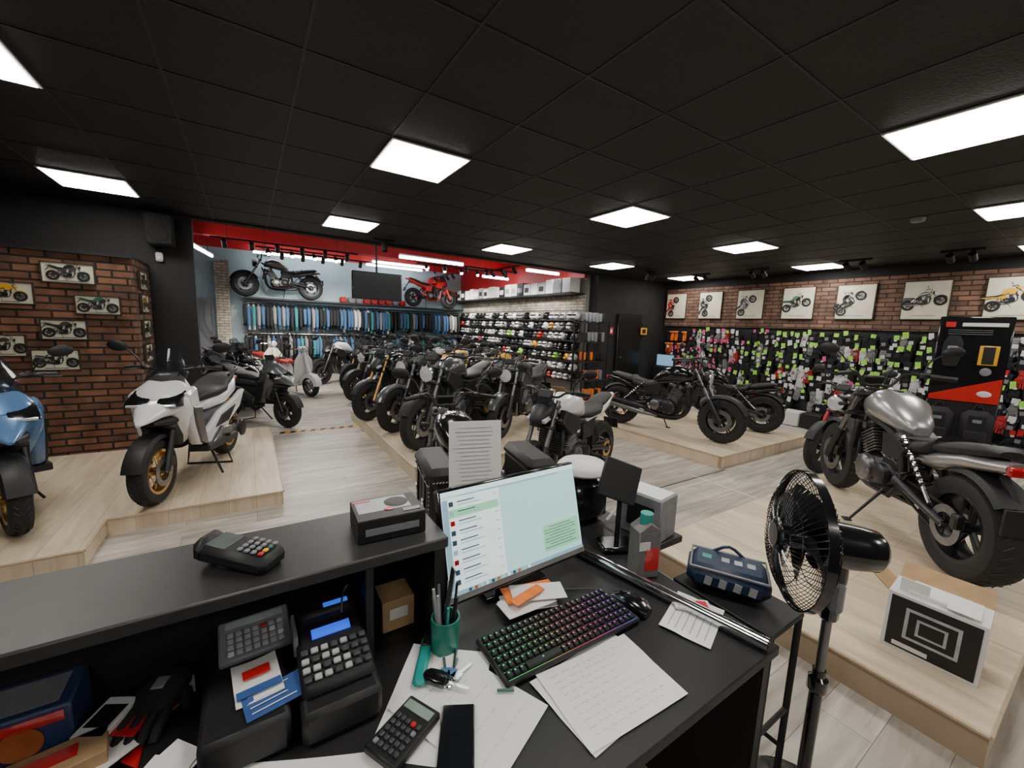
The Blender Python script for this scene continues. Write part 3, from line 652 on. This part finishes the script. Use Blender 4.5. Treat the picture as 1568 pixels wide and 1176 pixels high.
for x in(5.72,6.42):
    for y in(6.2,6.5): b.box((x,y,.9),(.03,.03,1.8),BLK)
for k in range(5): b.box((6.07,6.35,.15+k*.4),(.74,.34,.02),BLK)
for k in range(5):
    for i in range(6): b.box((5.82+i*.1,6.32,.16+k*.4+.1),(.085,.12,.17+.03*(i%2)),random.choice([ORA,BLK,GPL,DKM] if k<3 else [BLK,GPL,GPL]),.01)
obj("oil_shelf_unit",b)
b=B(); b.box((7.55,6.66,1.0),(.8,.06,2.0),mat("black_door",(.01,.01,.01),.3),.01); b.cyl((7.25,6.62,1.0),(7.25,6.58,1.0),.02,CHR); obj("door_2",b)
b=B(); b.box((0,0,0),(.22,.01,.16),YEL,.002); b.box((0,-.006,0),(.12,.002,.10),BLK); obj("warning_sign",b,(8.0,6.6,1.62))
b=B(); b.box((0,0,0),(.12,.01,.16),RED,.002); b.box((0,-.006,0),(.06,.002,.08),WHI); obj("fire_extinguisher_sign",b,(6.98,6.68,1.6))
b=B(); b.box((0,0,0),(.26,.22,.36),SPK,.02); b.lathe((0,-.112,-.05),(0,-1,0),[(.09,0),(.085,.006),(.03,-.01),(0,-.004)],SPK,20); b.lathe((0,-.112,.1),(0,-1,0),[(.035,0),(.03,.005),(0,.002)],SPK,14); b.tube([(0,.1,.1),(0,.14,.15)],.02,BLK); obj("wall_speaker",b,(-.83,6.55,2.58))
b=B(); b.box((0,0,0),(.07,.05,.11),WPL,.015); b.ball((0,-.02,-.01),(.025,.02,.03),WHI); obj("motion_sensor",b,(-.87,6.67,2.28))
b=B(); b.lathe((0,0,0),(0,0,-1),[(.0,0),(.06,0),(.05,.035),(0,.04)],GPL,20); obj("smoke_detector",b,(5.6,1.4,2.815))
b=B(); b.box((0,0,.25),(.5,.4,.5),CARD); 
for sg in(-1,1): b.box((sg*.28,0,.53),(.2,.4,.008),CARD,0,Matrix.Rotation(sg*.5,3,'Y'))
b.box((0,0,.502),(.42,.32,.006),BLK); obj("open_cardboard_box",b,(4.38,5.55,0),.5)
# promo stand
b=B(); b.box((0,0,1.45),(.5,.06,.86),GLB,.01); b.quad((-.24,-.036,1.03),(.24,-.036,1.03),(.24,-.036,1.28),(-.24,-.036,1.08),RED)
b.box((-.17,-.038,1.80),(.07,.004,.05),RED); b.box((.06,-.038,1.80),(.30,.004,.035),WPL)
b.loft([(1.38,-.13,.05,.008,-.04),(1.50,-.13,.075,.012,-.04),(1.62,-.13,.07,.012,-.04),(1.69,-.13,.04,.008,-.04)],BKC,'z',14); b.box((-.13,-.052,1.56),(.07,.004,.05),GPL,.01); b.box((-.13,-.052,1.47),(.09,.004,.012),LGP)
b.box((.12,-.04,1.50),(.13,.006,.19),YEL,.03); b.box((.12,-.044,1.50),(.08,.006,.17),BLK,.02); b.ball((.12,-.04,1.34),(.04,.004,.04),GPL); b.ball((.14,-.038,1.12),(.05,.004,.03),WHI)
for i in range(3): b.box((-.03,-.038,1.745-i*.02),(.3,.003,.004),GPL)
b.box((0,0,.55),(.5,.05,.95),BLK,.01); b.box((0,.1,.08),(.52,.4,.04),BLK,.01)
for sx in(-.15,.12):
    b.tube([(sx,-.04,1.0),(sx,-.14,1.0)],.006,CHR); b.box((sx,-.11,.76),(.22,.12,.40),BKC,.05)
    b.box((sx,-.175,.68),(.15,.03,.16),BKC,.02); b.box((sx,-.18,.86),(.06,.01,.03),GPL); b.tube([(sx-.04,-.09,.95),(sx,-.09,1.02),(sx+.04,-.09,.95)],.008,BKC,6,smooth=3)
obj("product_promo_stand",b,(6.1,.96,0),math.radians(-78))
# ---------------------------------------------------------------- front desk
DSK=mat("desk_black_laminate",(.012,.012,.013),.5,bump=.05,scale=200); CTG=mat("counter_charcoal",(.03,.029,.029),.42)
b=B()
b.box((-1.16,1.055,1.035),(3.16,.27,.03),CTG,.004); b.box((-1.16,1.16,.5),(3.1,.03,1.0),DSK)
b.box((.40,1.04,.88),(.03,.22,.28),DSK); b.box((.22,1.04,.88),(.018,.22,.28),DSK); b.box((-.6,1.04,.88),(.018,.22,.28),DSK)
b.box((.50,.82,.735),(1.42,.76,.03),DSK,.003); b.box((-1.2,.86,.72),(1.95,.66,.03),DSK)
b.box((1.195,.82,.36),(.03,.72,.72),DSK); b.box((-.18,.82,.36),(.03,.72,.72),DSK); b.box((.50,1.17,.36),(1.4,.03,.72),DSK)
b.box((.98,1.31,.735),(.85,.24,.03),DSK,.003); b.box((.98,1.41,.36),(.85,.03,.72),DSK); b.box((.57,1.31,.36),(.03,.22,.72),DSK); b.box((1.39,1.31,.36),(.03,.22,.72),DSK); b.box((1.36,1.08,.735),(.32,.24,.03),DSK,.003)
obj("reception_desk",b)
def text_lines(b,cx,cy,w,h,n,z,m,ragged=.4,th=.0012,wav=0):
    for i in range(n):
        y=cy+h/2-(i+.5)*h/n; L=w*random.uniform(1-ragged,1); x0=cx-w/2
        if wav:
            x=x0
            while x<x0+L:
                k=random.randint(4,10); p=[(x+j*.0028,y+random.uniform(-wav,wav),z) for j in range(k)]
                b.tube(p,th*.3,m,3); x+=k*.0028+.006
        else: b.box((x0+L/2,y,z),(L,th*2,.0004),m)
PEN=mat("pencil_grey",(.35,.35,.38),.7)
def sheet(name,c,w,h,rz,lines=0,m=PAP,wav=0,curl=.004,ink=PEN,z=.7515):
    b=B(); N=6; vs=[];fs=[]
    for i in range(N+1):
        for j in range(N+1):
            u=i/N-.5;v=j/N-.5; vs.append((u*w,v*h,curl*(abs(u)**2*4)*(1 if v>0 else .3)))
    for i in range(N):
        for j in range(N): a=i*(N+1)+j; fs.append((a,a+1,a+N+2,a+N+1))
    b.add(vs,fs,m)
    if lines: text_lines(b,0,0,w*.8,h*.85,lines,curl*.55+.0008,ink,wav=wav)
    return obj(name,b,(c[0],c[1],z),rz)
SCR=mat("screen_teal",(.45,.72,.72),.2,emit=.8,ecol=(.42,.70,.70),var=.02); SCW=mat("screen_white",(.8,.9,.9),.2,emit=.85,ecol=(.70,.84,.85)); SCG=mat("screen_green",(.3,.7,.4),.2,emit=.7,ecol=(.30,.68,.42)); SCD=mat("screen_dark",(.05,.1,.15),.2,emit=.15); SCB=mat("screen_bluegrey",(.3,.5,.6),.2,emit=.5)
b=B(); b.box((0,0,.155),(.545,.03,.33),GLB,.004); b.box((0,-.0155,.010),(.545,.004,.022),SIL,.001)
f=-.0165
b.box((0,f,.165),(.53,.002,.295),SCR); b.box((-.165,f-.001,.155),(.20,.002,.275),SCW); b.box((0,f-.0012,.305),(.53,.002,.012),SCW); b.box((0,f-.0015,.022),(.53,.002,.012),SCB); b.box((-.255,f-.002,.16),(.018,.002,.26),SCB)
for i in range(9):
    z=.275-i*.028; b.box((-.235,f-.002,z),(.014,.002,.014),[SCD,SCB,TLR,SCD][i%4]); b.box((-.185,f-.002,z+.004),(.06,.002,.003),SCD); b.box((-.175,f-.002,z-.005),(.08,.002,.0025),SCB); b.box((-.08,f-.002,z+.003),(.012,.002,.004),SCG)
b.box((-.165,f-.0018,.247),(.19,.002,.024),SCG); b.box((.175,f-.001,.088),(.16,.002,.085),SCG)
for i in range(8): b.box((.17,f-.0022,.122-i*.0095),(.14 if i%3 else .1,.002,.0016),SCD)
for i in range(12): b.box((-.2+i*.02,f-.003,.022),(.009,.002,.008),[SCD,ORA,SCG,SCW][i%4])
b.box((-.01,f-.002,.296),(.4,.002,.003),SCB)
E=bpy.data.objects.new("computer_monitor",None); bpy.context.collection.objects.link(E); E.location=(.705,.985,.752)
o=obj("screen_panel",b,(0,0,.068),0,.98,E); o.rotation_euler=(-.27,0,math.radians(3))
b=B(); b.box((0,.10,.006),(.24,.17,.012),GLB,.004); b.tube([(0,.13,.01),(0,.14,.15),(0,.085,.23)],.02,GLB,10); obj("stand",b,(0,0,0),0,1,E)
b=B(); b.box((0,0,.012),(.46,.165,.018),BLK,.006)
def rainbow(t):
    stops=[(.05,.9,.3),(.1,.9,.2),(.8,.5,.2),(1,.12,.15),(1,.1,.3),(.6,.1,1),(.15,.3,1)]
    k=min(len(stops)-1.001,t*(len(stops)-1)); i=int(k); return tuple(stops[i][j]*(1-k+i)+stops[i+1][j]*(k-i) for j in range(3))
KM=[mat("key_glow_%d"%i,tuple(x*.6 for x in rainbow(i/13)),.4,emit=.6) for i in range(14)]
for r in range(6):
    x=-.22; c=0
    while x<.21:
        w=.017 if not (r==0 and c==3) else .11
        if x+w>.222: break
        gap=.006 if c in(14,17) else .0
        b.box((x+w/2,-.065+r*.025,.025),(w-.003,.020,.009),BLK,.002); b.box((x+w/2-.002,-.064+r*.025,.0297),(.0045,.004,.0006),KM[int((x+.22)/.44*13)])
        x+=w+.0015+gap; c+=1
for r in range(6): 
    for k in range(14): b.box((-.205+k*.0315,-.0775+r*.025+.0,.0212),(.031,.0010,.0005),KM[k])
obj("backlit_keyboard",b,(.705,.780,.752),math.radians(-1))
b=B(); b.loft([(-.06,.012,.022,.010),(-.04,.018,.032,.018),(0,.021,.033,.020),(.035,.016,.031,.015),(.06,.010,.02,.008)],GLB,'x',16); b.tube([(-.03,.024,.02),(.02,.024,.03)],.0025,KM[13],5); b.tube([(-.03,-.024,.02),(.02,-.024,.03)],.0025,KM[13],5); b.cyl((.03,-.005,.033),(.03,.005,.033),.009,DKM,10)
b.tube([(.06,0,.008),(.13,.03,.004),(.2,.12,.004)],.0025,BLK,5,smooth=4); obj("computer_mouse",b,(.965,.76,.752),math.radians(100))
sheet("handwritten_sheet",(.70,.59),.297,.21,math.radians(-3),10,wav=.0022,z=.754)
sheet("handwritten_sheet",(.69,.60),.297,.21,math.radians(4),0,z=.7515)
sheet("loose_paper",(.33,.77),.21,.29,math.radians(-38),0,z=.7512); sheet("loose_paper",(.38,.71),.21,.29,math.radians(25),5,z=.7535,wav=.0015)
sheet("loose_paper",(.06,.70),.3,.14,math.radians(-25),0,z=.7512); sheet("loose_paper",(1.09,.63),.2,.14,math.radians(20),6,z=.7535)
b=B(); b.lathe((0,0,.006),(0,0,1),[(.012,-.001),(.015,0),(.012,.001),(.011,0)],CHR,18,True)
b.loft([(.0,.012,.016,.008),(.02,.012,.02,.009),(.05,.012,.017,.008),(.06,.012,.008,.004)],GLB,'x',14); b.box((-.03,0,.007),(.05,.008,.003),CHR)
for a,m in((-1.0,BLU),(-1.5,BLU),(-2.0,CHR)):
    R=Matrix.Rotation(a,3,'Z'); p=R@V((.03,0,.005)); b.box(p,(.026,.022,.004),m,.001,R); p=R@V((.06,0,.005)); b.box(p,(.035,.007,.002),CHR,0,R)
obj("key_bunch",b,(.36,.785,.758),math.radians(130))
def calc(name,loc,rz,tilt,w=.10,h=.16,body=BLK,kc=GRP,scr=(.3,.38,.3),nx=5,ny=5,k2=WPL):
    b=B(); b.box((0,0,.009),(w,h,.018),body,.004); b.box((0,h*.34,.0195),(w*.82,h*.16,.003),mat("lcd_%s"%name,scr,.2),.001)
    for i in range(nx):
        for j in range(ny):
            m=kc if (i+j)%7 else (RED if j==ny-1 else k2); b.box((-w*.4+w*.8*(i+.5)/nx,-h*.42+h*.58*(j+.5)/ny,.021),(w*.8/nx*.72,h*.58/ny*.66,.006),m,.0015)
    o=obj(name,b,loc,rz); o.rotation_euler=(tilt,0,rz); return o
calc("desk_calculator",(.235,.72,.757),math.radians(-62),0,.085,.135,BLK,GRP,(.25,.32,.28),k2=GPL)
b=B(); b.box((0,0,.005),(.072,.15,.009),GLB,.004); b.box((0,0,.0097),(.066,.14,.001),mat("phone_glass",(.01,.012,.015),.08)); obj("smartphone",b,(.325,.655,.757),math.radians(-28))
b=B(); b.box((0,0,.04),(.17,.24,.08),BLK,.012); b.box((0,.02,.10),(.16,.2,.05),BLK,.012,Matrix.Rotation(.25,3,'X'))
b.box((0,.055,.138),(.09,.026,.004),mat("pos_blue_lcd",(.05,.15,.9),.2,emit=1.0,ecol=(.02,.10,.9)),0,Matrix.Rotation(.25,3,'X'))
b.box((0,.115,.145),(.14,.05,.05),BLK,.01); b.box((.02,.11,.172),(.06,.015,.003),mat("pos_blue_lcd2",(.05,.2,.8),.2,emit=.8,ecol=(.02,.15,.9)))
for i in range(7):
    for j in range(4): b.box((-.066+i*.022,-.055+j*.022,.112+j*.0056),(.016,.014,.008),LGP if (i<5 and j<4 and (i+j)%3) else (RED if i==4 and j==3 else GRP),.002,Matrix.Rotation(.25,3,'X'))
b.box((-.08,.1,.12),(.01,.10,.05),GPL,.002); b.tube([(.05,.13,.17),(.06,.10,.22),(.03,.05,.23),(.02,.02,.20)],.003,BLK,6,smooth=4)
obj("cash_register",b,(.135,.90,.752),math.radians(0),.92)
b=B(); b.box((0,0,.04),(.15,.24,.08),BLK,.01); obj("receipt_drawer",b,(-.035,.93,.752))
calc("printing_calculator",(-.015,1.055,.845),math.radians(3),.35,.145,.105,GPL,LGP,(.35,.42,.4),7,4)
sheet("promo_leaflet",(-.015,.93),.085,.12,math.radians(6),0,PAP,z=.836); sheet("promo_leaflet",(.015,.87),.11,.07,math.radians(10),4,mat("leaflet_blue",(.04,.10,.30),.5),z=.8345,ink=PAP)
b=B(); b.box((0,.01,.0),(.05,.025,.002),RED); b.box((.0,-.04,0),(.08,.02,.002),mat("leaflet_blue",(.04,.10,.30),.5)); obj("leaflet_print",b,(-.015,.935,.842),math.radians(6))
b=B(); b.lathe((0,0,0),(0,0,1),[(0,.0),(.036,0),(.038,.09),(.034,.09),(.032,.006),(0,.006)],mat("cup_green",(.02,.20,.15),.3),24)
for i in range(11):
    a=i*.9; t=random.uniform(.13,.18); b.tube([(.016*math.cos(a),.016*math.sin(a),.01),(.032*math.cos(a),.032*math.sin(a),t)],[.004,.004],[BLK,WPL,BLU,GPL,LGP,TEA][i%6],6)
b.box((.01,.0,.15),(.004,.022,.14),GRM,.001,Matrix.Rotation(.15,3,'Y')); obj("pen_holder",b,(.405,.90,.752))
b=B(); b.box((0,0,.008),(.03,.15,.016),TEA,.007); b.box((0,.06,.014),(.02,.05,.012),BLK,.004); obj("box_cutter",b,(.335,.875,.757),math.radians(-30))
b=B(); b.tube([(-.06,0,.005),(.06,0,.005)],[.004,.004],GLB,8); obj("ballpoint_pen",b,(.40,.83,.756),math.radians(60))
b=B(); b.tube([(-.02,0,.004),(.02,0,.004)],.003,GRN,8); obj("pencil_stub",b,(.47,.70,.757),math.radians(-30))
b=B()
for i in range(6): b.box((random.uniform(-.04,.04),random.uniform(-.02,.02),.006+i*.005),(.17,.08,.004),[WPL,WPL,BLK,WPL,ORA,WPL][i],.002,Matrix.Rotation(random.uniform(-.4,.4),3,'Z')@Matrix.Rotation(random.uniform(-.06,.06),3,'X'))
b.box((-.02,-.01,.042),(.12,.035,.004),ORA,.001,Matrix.Rotation(.2,3,'Z'))
obj("packaged_parts_pile",b,(.70,.925,.755))
b=B(); L=.66; b.lathe((0,0,0),(1,0,0),[(.016,-L/2),(.018,-L/2),(.018,L/2),(.016,L/2),(.014,L/2-.01),(.014,-L/2+.01)],CHR,24,True)
obj("chrome_exhaust_pipe",b,(1.085,.77,.771),math.atan2(-.60,.13))
b=B(); JP=mat("carton_grey",(.16,.15,.15),.35); b.box((0,0,.085),(.085,.07,.17),JP,.004); b.prism([(-.042,.17),(.042,.17),(.0,.20)],-.035,.035,JP,.002); b.box((.01,-.036,.07),(.05,.002,.08),RED); b.box((-.02,-.036,.12),(.04,.002,.03),WPL); b.cyl((.0,0,.185),(0,0,.225),.022,TEA,16); obj("juice_carton",b,(1.145,.865,.752),math.radians(-20))
b=B(); b.box((0,0,.012),(.14,.10,.024),GLB,.008); b.box((0,.0,.14),(.02,.012,.24),BLK,.004); b.box((-.01,-.01,.28),(.16,.012,.15),BLK,.004,Matrix.Rotation(.35,3,'Y')@Matrix.Rotation(-.35,3,'X')); obj("tablet_stand",b,(1.19,1.03,.752),math.radians(-25))
b=B(); b.box((0,0,.09),(.14,.18,.18),GPL,.004); b.box((0,0,.182),(.12,.16,.004),PAP); b.box((-.071,0,.09),(.002,.12,.1),BLK); obj("product_carton",b,(1.41,1.06,.752),math.radians(10))
b=B(); b.box((0,0,.11),(.22,.18,.22),GLB,.04); b.lathe((0,0,.22),(0,0,1),[(.105,0),(.115,.01),(.112,.03),(.095,.045),(0,.05)],WPL,28); b.tube([(.1,-.09,.22),(.15,-.12,.12),(.06,-.11,.02)],.006,WPL,6,smooth=4); obj("white_lid_bin",b,(1.24,1.30,.752))
b=B(); Rx=Matrix.Rotation(-.12,3,'X'); b.box((0,0,.35),(.20,.002,.29),PAP,0,Rx); b.box((0,.006,.34),(.19,.004,.27),CLR,0,Rx); b.box((0,.02,.006),(.16,.1,.012),GPL); b.cyl((0,.03,0),(0,.02,.25),.008,GPL)
for i in range(16):
    q=Rx@V((random.uniform(-.01,0),-.002,.12-i*.015)); b.box((q.x,q.y,.35+q.z),(.15*random.uniform(.7,1),.001,.0018),mat("text_grey",(.45,.45,.46),.6),0,Rx)
obj("notice_in_holder",b,(.70,1.31,.752),math.radians(-15))
b=B(); b.box((0,0,.025),(.085,.17,.045),BLK,.014,Matrix.Rotation(.12,3,'X')); b.box((0,.045,.052),(.06,.05,.004),mat("terminal_lcd",(.12,.14,.14),.15),.001,Matrix.Rotation(.12,3,'X'))
for i in range(4):
    for j in range(4): b.box((-.024+i*.016,-.065+j*.017,.045+j*.002),(.012,.011,.006),GPL if j or i==3 else [RED,YEL,GRN][i],.002)
b.box((0,.085,.035),(.08,.05,.06),BLK,.02); obj("card_payment_terminal",b,(-.03,1.03,1.052),math.radians(50),.95)
b=B(); b.box((0,0,.033),(.19,.145,.066),BLK,.002); b.box((0,0,.0665),(.188,.143,.001),BLK); b.box((-.01,.02,.0668),(.15,.09,.001),LGP); b.ball((.03,.02,.0675),(.036,.036,.002),BLK,14,6); b.ball((.0,-.02,.0685),(.015,.012,.001),RED); b.box((.0,-.073,.03),(.15,.001,.02),GPL); b.box((-.065,.055,.0678),(.05,.012,.001),RED); b.box((.06,-.045,.068),(.05,.02,.001),GPL)
obj("intercom_product_box",b,(.295,1.045,1.052),math.radians(-3),.9)
# left shelf clutter
SH=.737
b=B()
b.box((0,0,.055),(.18,.11,.11),mat("kit_box_blue",(.03,.05,.13),.4),.004); b.lathe((.02,-.056,.055),(0,-1,0),[(.0,0),(.028,0),(.032,.002)],mat("dull_orange",(.45,.13,.04),.5),16); b.box((0,-.056,.09),(.16,.001,.02),RED); b.box((0,0,.111),(.14,.08,.001),GPL); obj("spare_parts_box",b,(-.41,1.09,SH))
b=B(); b.box((0,0,.025),(.20,.07,.05),CARD,.002); b.box((0,-.036,.025),(.12,.002,.025),RED); b.box((0,0,.051),(.12,.03,.001),RED); obj("small_carton",b,(-.36,.97,SH),.15)
b=B(); b.box((0,0,.025),(.06,.09,.05),WPL,.002); b.box((0,0,.0505),(.045,.05,.001),BLK); obj("small_white_carton",b,(-.275,1.04,SH),-.5)
b=B(); b.loft([(-.08,.03,.03,.02),(-.04,.05,.05,.035),(.02,.05,.055,.035),(.07,.04,.04,.02)],BKC,'x',14)
for i in range(4): b.tube([(.05,-.035+i*.024,.045),(.10,-.04+i*.027,.04),(.13,-.04+i*.027,.02)],[.014,.013,.01],BKC,8)
b.tube([(-.0,.05,.04),(.05,.085,.03)],[.016,.012],BKC,8); b.box((.01,0,.083),(.04,.03,.006),GPL,.003); obj("riding_glove",b,(-.19,1.07,SH),math.radians(-110),.8)
b=B()
cols=[PAP,RED,PAP,TEA,ORA,PAP,BLU,PAP,GPL,PAP,PAP]
for i in range(13): b.box((random.uniform(-.09,.09),random.uniform(-.12,.12),.002+i*.003),(.08,.055,.002),cols[i%11],0,Matrix.Rotation(random.uniform(-1,1),3,'Z'))
obj("scattered_cards",b,(-.20,.97,SH))
b=B(); b.box((0,0,.045),(.09,.09,.09),CARD,.002); b.box((0,-.046,.05),(.05,.002,.03),WPL); obj("parts_carton",b,(.32,1.07,.752))
b=B(); b.box((1.39,.66,.70),(.22,.34,.02),DSK,.003)
for x in(1.30,1.49):
    for y in(.50,.82): b.tube([(x,y,.69),(x,y,.03 if (x>1.4 and y<.6) else 0)],.011,BLK,8)
    b.tube([(x,.50,.2),(x,.82,.2)],.008,BLK,6)
for y in(.50,.82): b.tube([(1.30,y,.35),(1.49,y,.35)],.008,BLK,6)
obj("side_stool",b)
BAG=mat("navy_bag",(.015,.03,.07),.5,bump=.2,scale=60)
b=B(); b.box((0,0,.05),(.26,.17,.09),BAG,.03); b.tube([(-.12,-.075,.085),(.12,-.075,.085),(.12,.075,.085),(-.12,.075,.085),(-.12,-.075,.085)],.005,GPL,6)
for i in range(3): b.box((-.01+i*.04,-.0,.0955),(.025,.03,.002),LGP)
for i in range(4): b.box((-.06+i*.045,-.086,.05),(.022,.002,.03),LGP,0,Matrix.Rotation(.15,3,'Y'))
b.box((-.07,.0,.0955),(.03,.03,.002),TEA); b.tube([(-.05,.06,.09),(0,.06,.12),(.05,.06,.09)],.006,BAG,6,smooth=3); obj("lock_cover_bag",b,(1.40,.70,.712),math.radians(-60))
b=B(); b.box((0,0,.006),(.11,.05,.01),WPL,.002); b.box((-.02,0,.0115),(.05,.035,.001),ORA); b.box((.03,0,.0118),(.03,.03,.001),RED); obj("spark_plug_pack",b,(1.13,.66,.757),math.radians(-40))
# fan
b=B(); C=V((1.415,.505,.985)); fd=V((-.67,.74,.03)).normalized(); Rf=.205
b.T=Matrix.Translation(C)@fd.to_track_quat('Z','Y').to_matrix().to_4x4()
b.lathe((0,0,0),(0,0,1),[(Rf,-.012),(Rf+.005,-.012),(Rf+.005,.012),(Rf,.012)],GLB,48,True)
for i in range(64):
    a=2*math.pi*i/64; tw=.35
    for sg,dp in((1,.06),(-1,.06)):
        pts=[]
        for t in(0,.25,.5,.75,.92,1): 
            r=.05+(Rf-.05)*t; aa=a+tw*t*sg; zz=dp*sg*(1-t**3.5)
            pts.append((r*math.cos(aa),r*math.sin(aa),zz))
        b.tube(pts,.0013,GLB,4)
for r,z in((.09,.058),(.14,.045)):
    for sg in(-1,1): b.lathe((0,0,z*sg),(0,0,1),[(r,-.0015),(r+.002,0),(r,.0015),(r-.002,0)],GLB,40,True)
b.lathe((0,0,.056),(0,0,1),[(.055,-.008),(.055,.006),(.045,.014),(.0,.016)],GLB,28); b.lathe((0,0,.073),(0,0,1),[(0,.001),(.035,.0)],GRM,24)
for i in range(5):
    a=2*math.pi*i/5; vs=[];fs=[];N=5;K=5
    for p in range(N+1):
        r=.025+(.17-.025)*p/N; wd=.35+.5*(p/N) if p<N else .65
        for q in range(K+1):
            s=(q/K-.5); aa=a+s*wd*1.25; vs.append((r*math.cos(aa),r*math.sin(aa),s*.05+.003))
    for p in range(N):
        for q in range(K): k=p*(K+1)+q; fs.append((k,k+1,k+K+2,k+K+1))
    b.add(vs,fs,mat("fan_blade",(.015,.015,.016),.4))
b.cyl((0,0,-.03),(0,0,.035),.032,GLB,20)
b.lathe((0,0,-.05),(0,0,-1),[(.08,-.01),(.072,.02),(.066,.10),(.06,.15),(.045,.165),(0,.168)],GLB,24)
b.T=Matrix.Identity(4)
P=V((1.50,.43,0)); 
b.tube([P+V((0,0,.98)),P+V((-.005,-.004,.86))],[.035,.03],GLB,14); b.box((P.x,P.y,.80),(.05,.05,.16),GLB,.015); b.box((P.x-.02,P.y-.02,.82),(.035,.035,.1),GPL,.01)
b.tube([P+V((0,0,.02)),P+V((0,0,.55))],.019,GLB,14); b.tube([P+V((0,0,.5)),P+V((0,0,.85))],.014,GRM,12); b.lathe(P+V((0,0,.5)),(0,0,1),[(.02,-.03),(.028,-.02),(.028,.02),(.018,.03)],GLB,16)
b.lathe(P,(0,0,1),[(0,0),(.18,0),(.18,.012),(.15,.022),(.05,.04),(.02,.07)],GLB,36)
obj("pedestal_fan",b)
b=B(); b.box((0,0,.14),(.20,.32,.28),WPL,.002); b.box((-.101,0,.14),(.002,.29,.25),BLK)
for i,(w,h) in enumerate(((.18,.15),(.155,.125),(.10,.08))): b.box((-.103-.0005*i,0,.15),(.002,w,h),LGP if i%2==0 else BLK)
b.box((-.1048,0,.15),(.002,.08,.06),BLK)
b.box((-.1035,.06,.035),(.002,.12,.02),WPL)
b.box((.14,0,.305),(.10,.31,.004),CARD,0,Matrix.Rotation(-.6,3,'Y')); b.box((-.0,.2,.30),(.16,.10,.004),CARD,0,Matrix.Rotation(.7,3,'X')); b.box((0,0,.285),(.14,.2,.03),PAP,.008); b.box((-.06,.08,.31),(.004,.1,.07),PAP); b.box((-.05,-.08,.31),(.10,.1,.004),WPL,0,Matrix.Rotation(-.3,3,'Y'))
obj("appliance_box",b,(2.64,.36,.15),math.radians(4))
# ---------------------------------------------------------------- world + camera
w=bpy.data.worlds.new("World"); bpy.context.scene.world=w; w.use_nodes=True
w.node_tree.nodes["Background"].inputs[0].default_value=(.5,.55,.6,1); w.node_tree.nodes["Background"].inputs[1].default_value=.03
fpx=637.0;p=math.radians(7.95);r=math.radians(2.24);az=math.radians(57)
F=V((math.cos(az)*math.cos(p),math.sin(az)*math.cos(p),-math.sin(p))); R0=V((math.sin(az),-math.cos(az),0)); U0=R0.cross(F)
Rc=R0*math.cos(r)+U0*math.sin(r); Uc=U0*math.cos(r)-R0*math.sin(r)
cam=bpy.data.cameras.new("camera"); cam.sensor_width=36; cam.lens=fpx/1600*36; cam.clip_start=.02
co=bpy.data.objects.new("camera",cam); bpy.context.collection.objects.link(co)
M=Matrix((Rc,Uc,-F)).transposed().to_4x4(); M.translation=(0,0,1.6); co.matrix_world=M
bpy.context.scene.camera=co
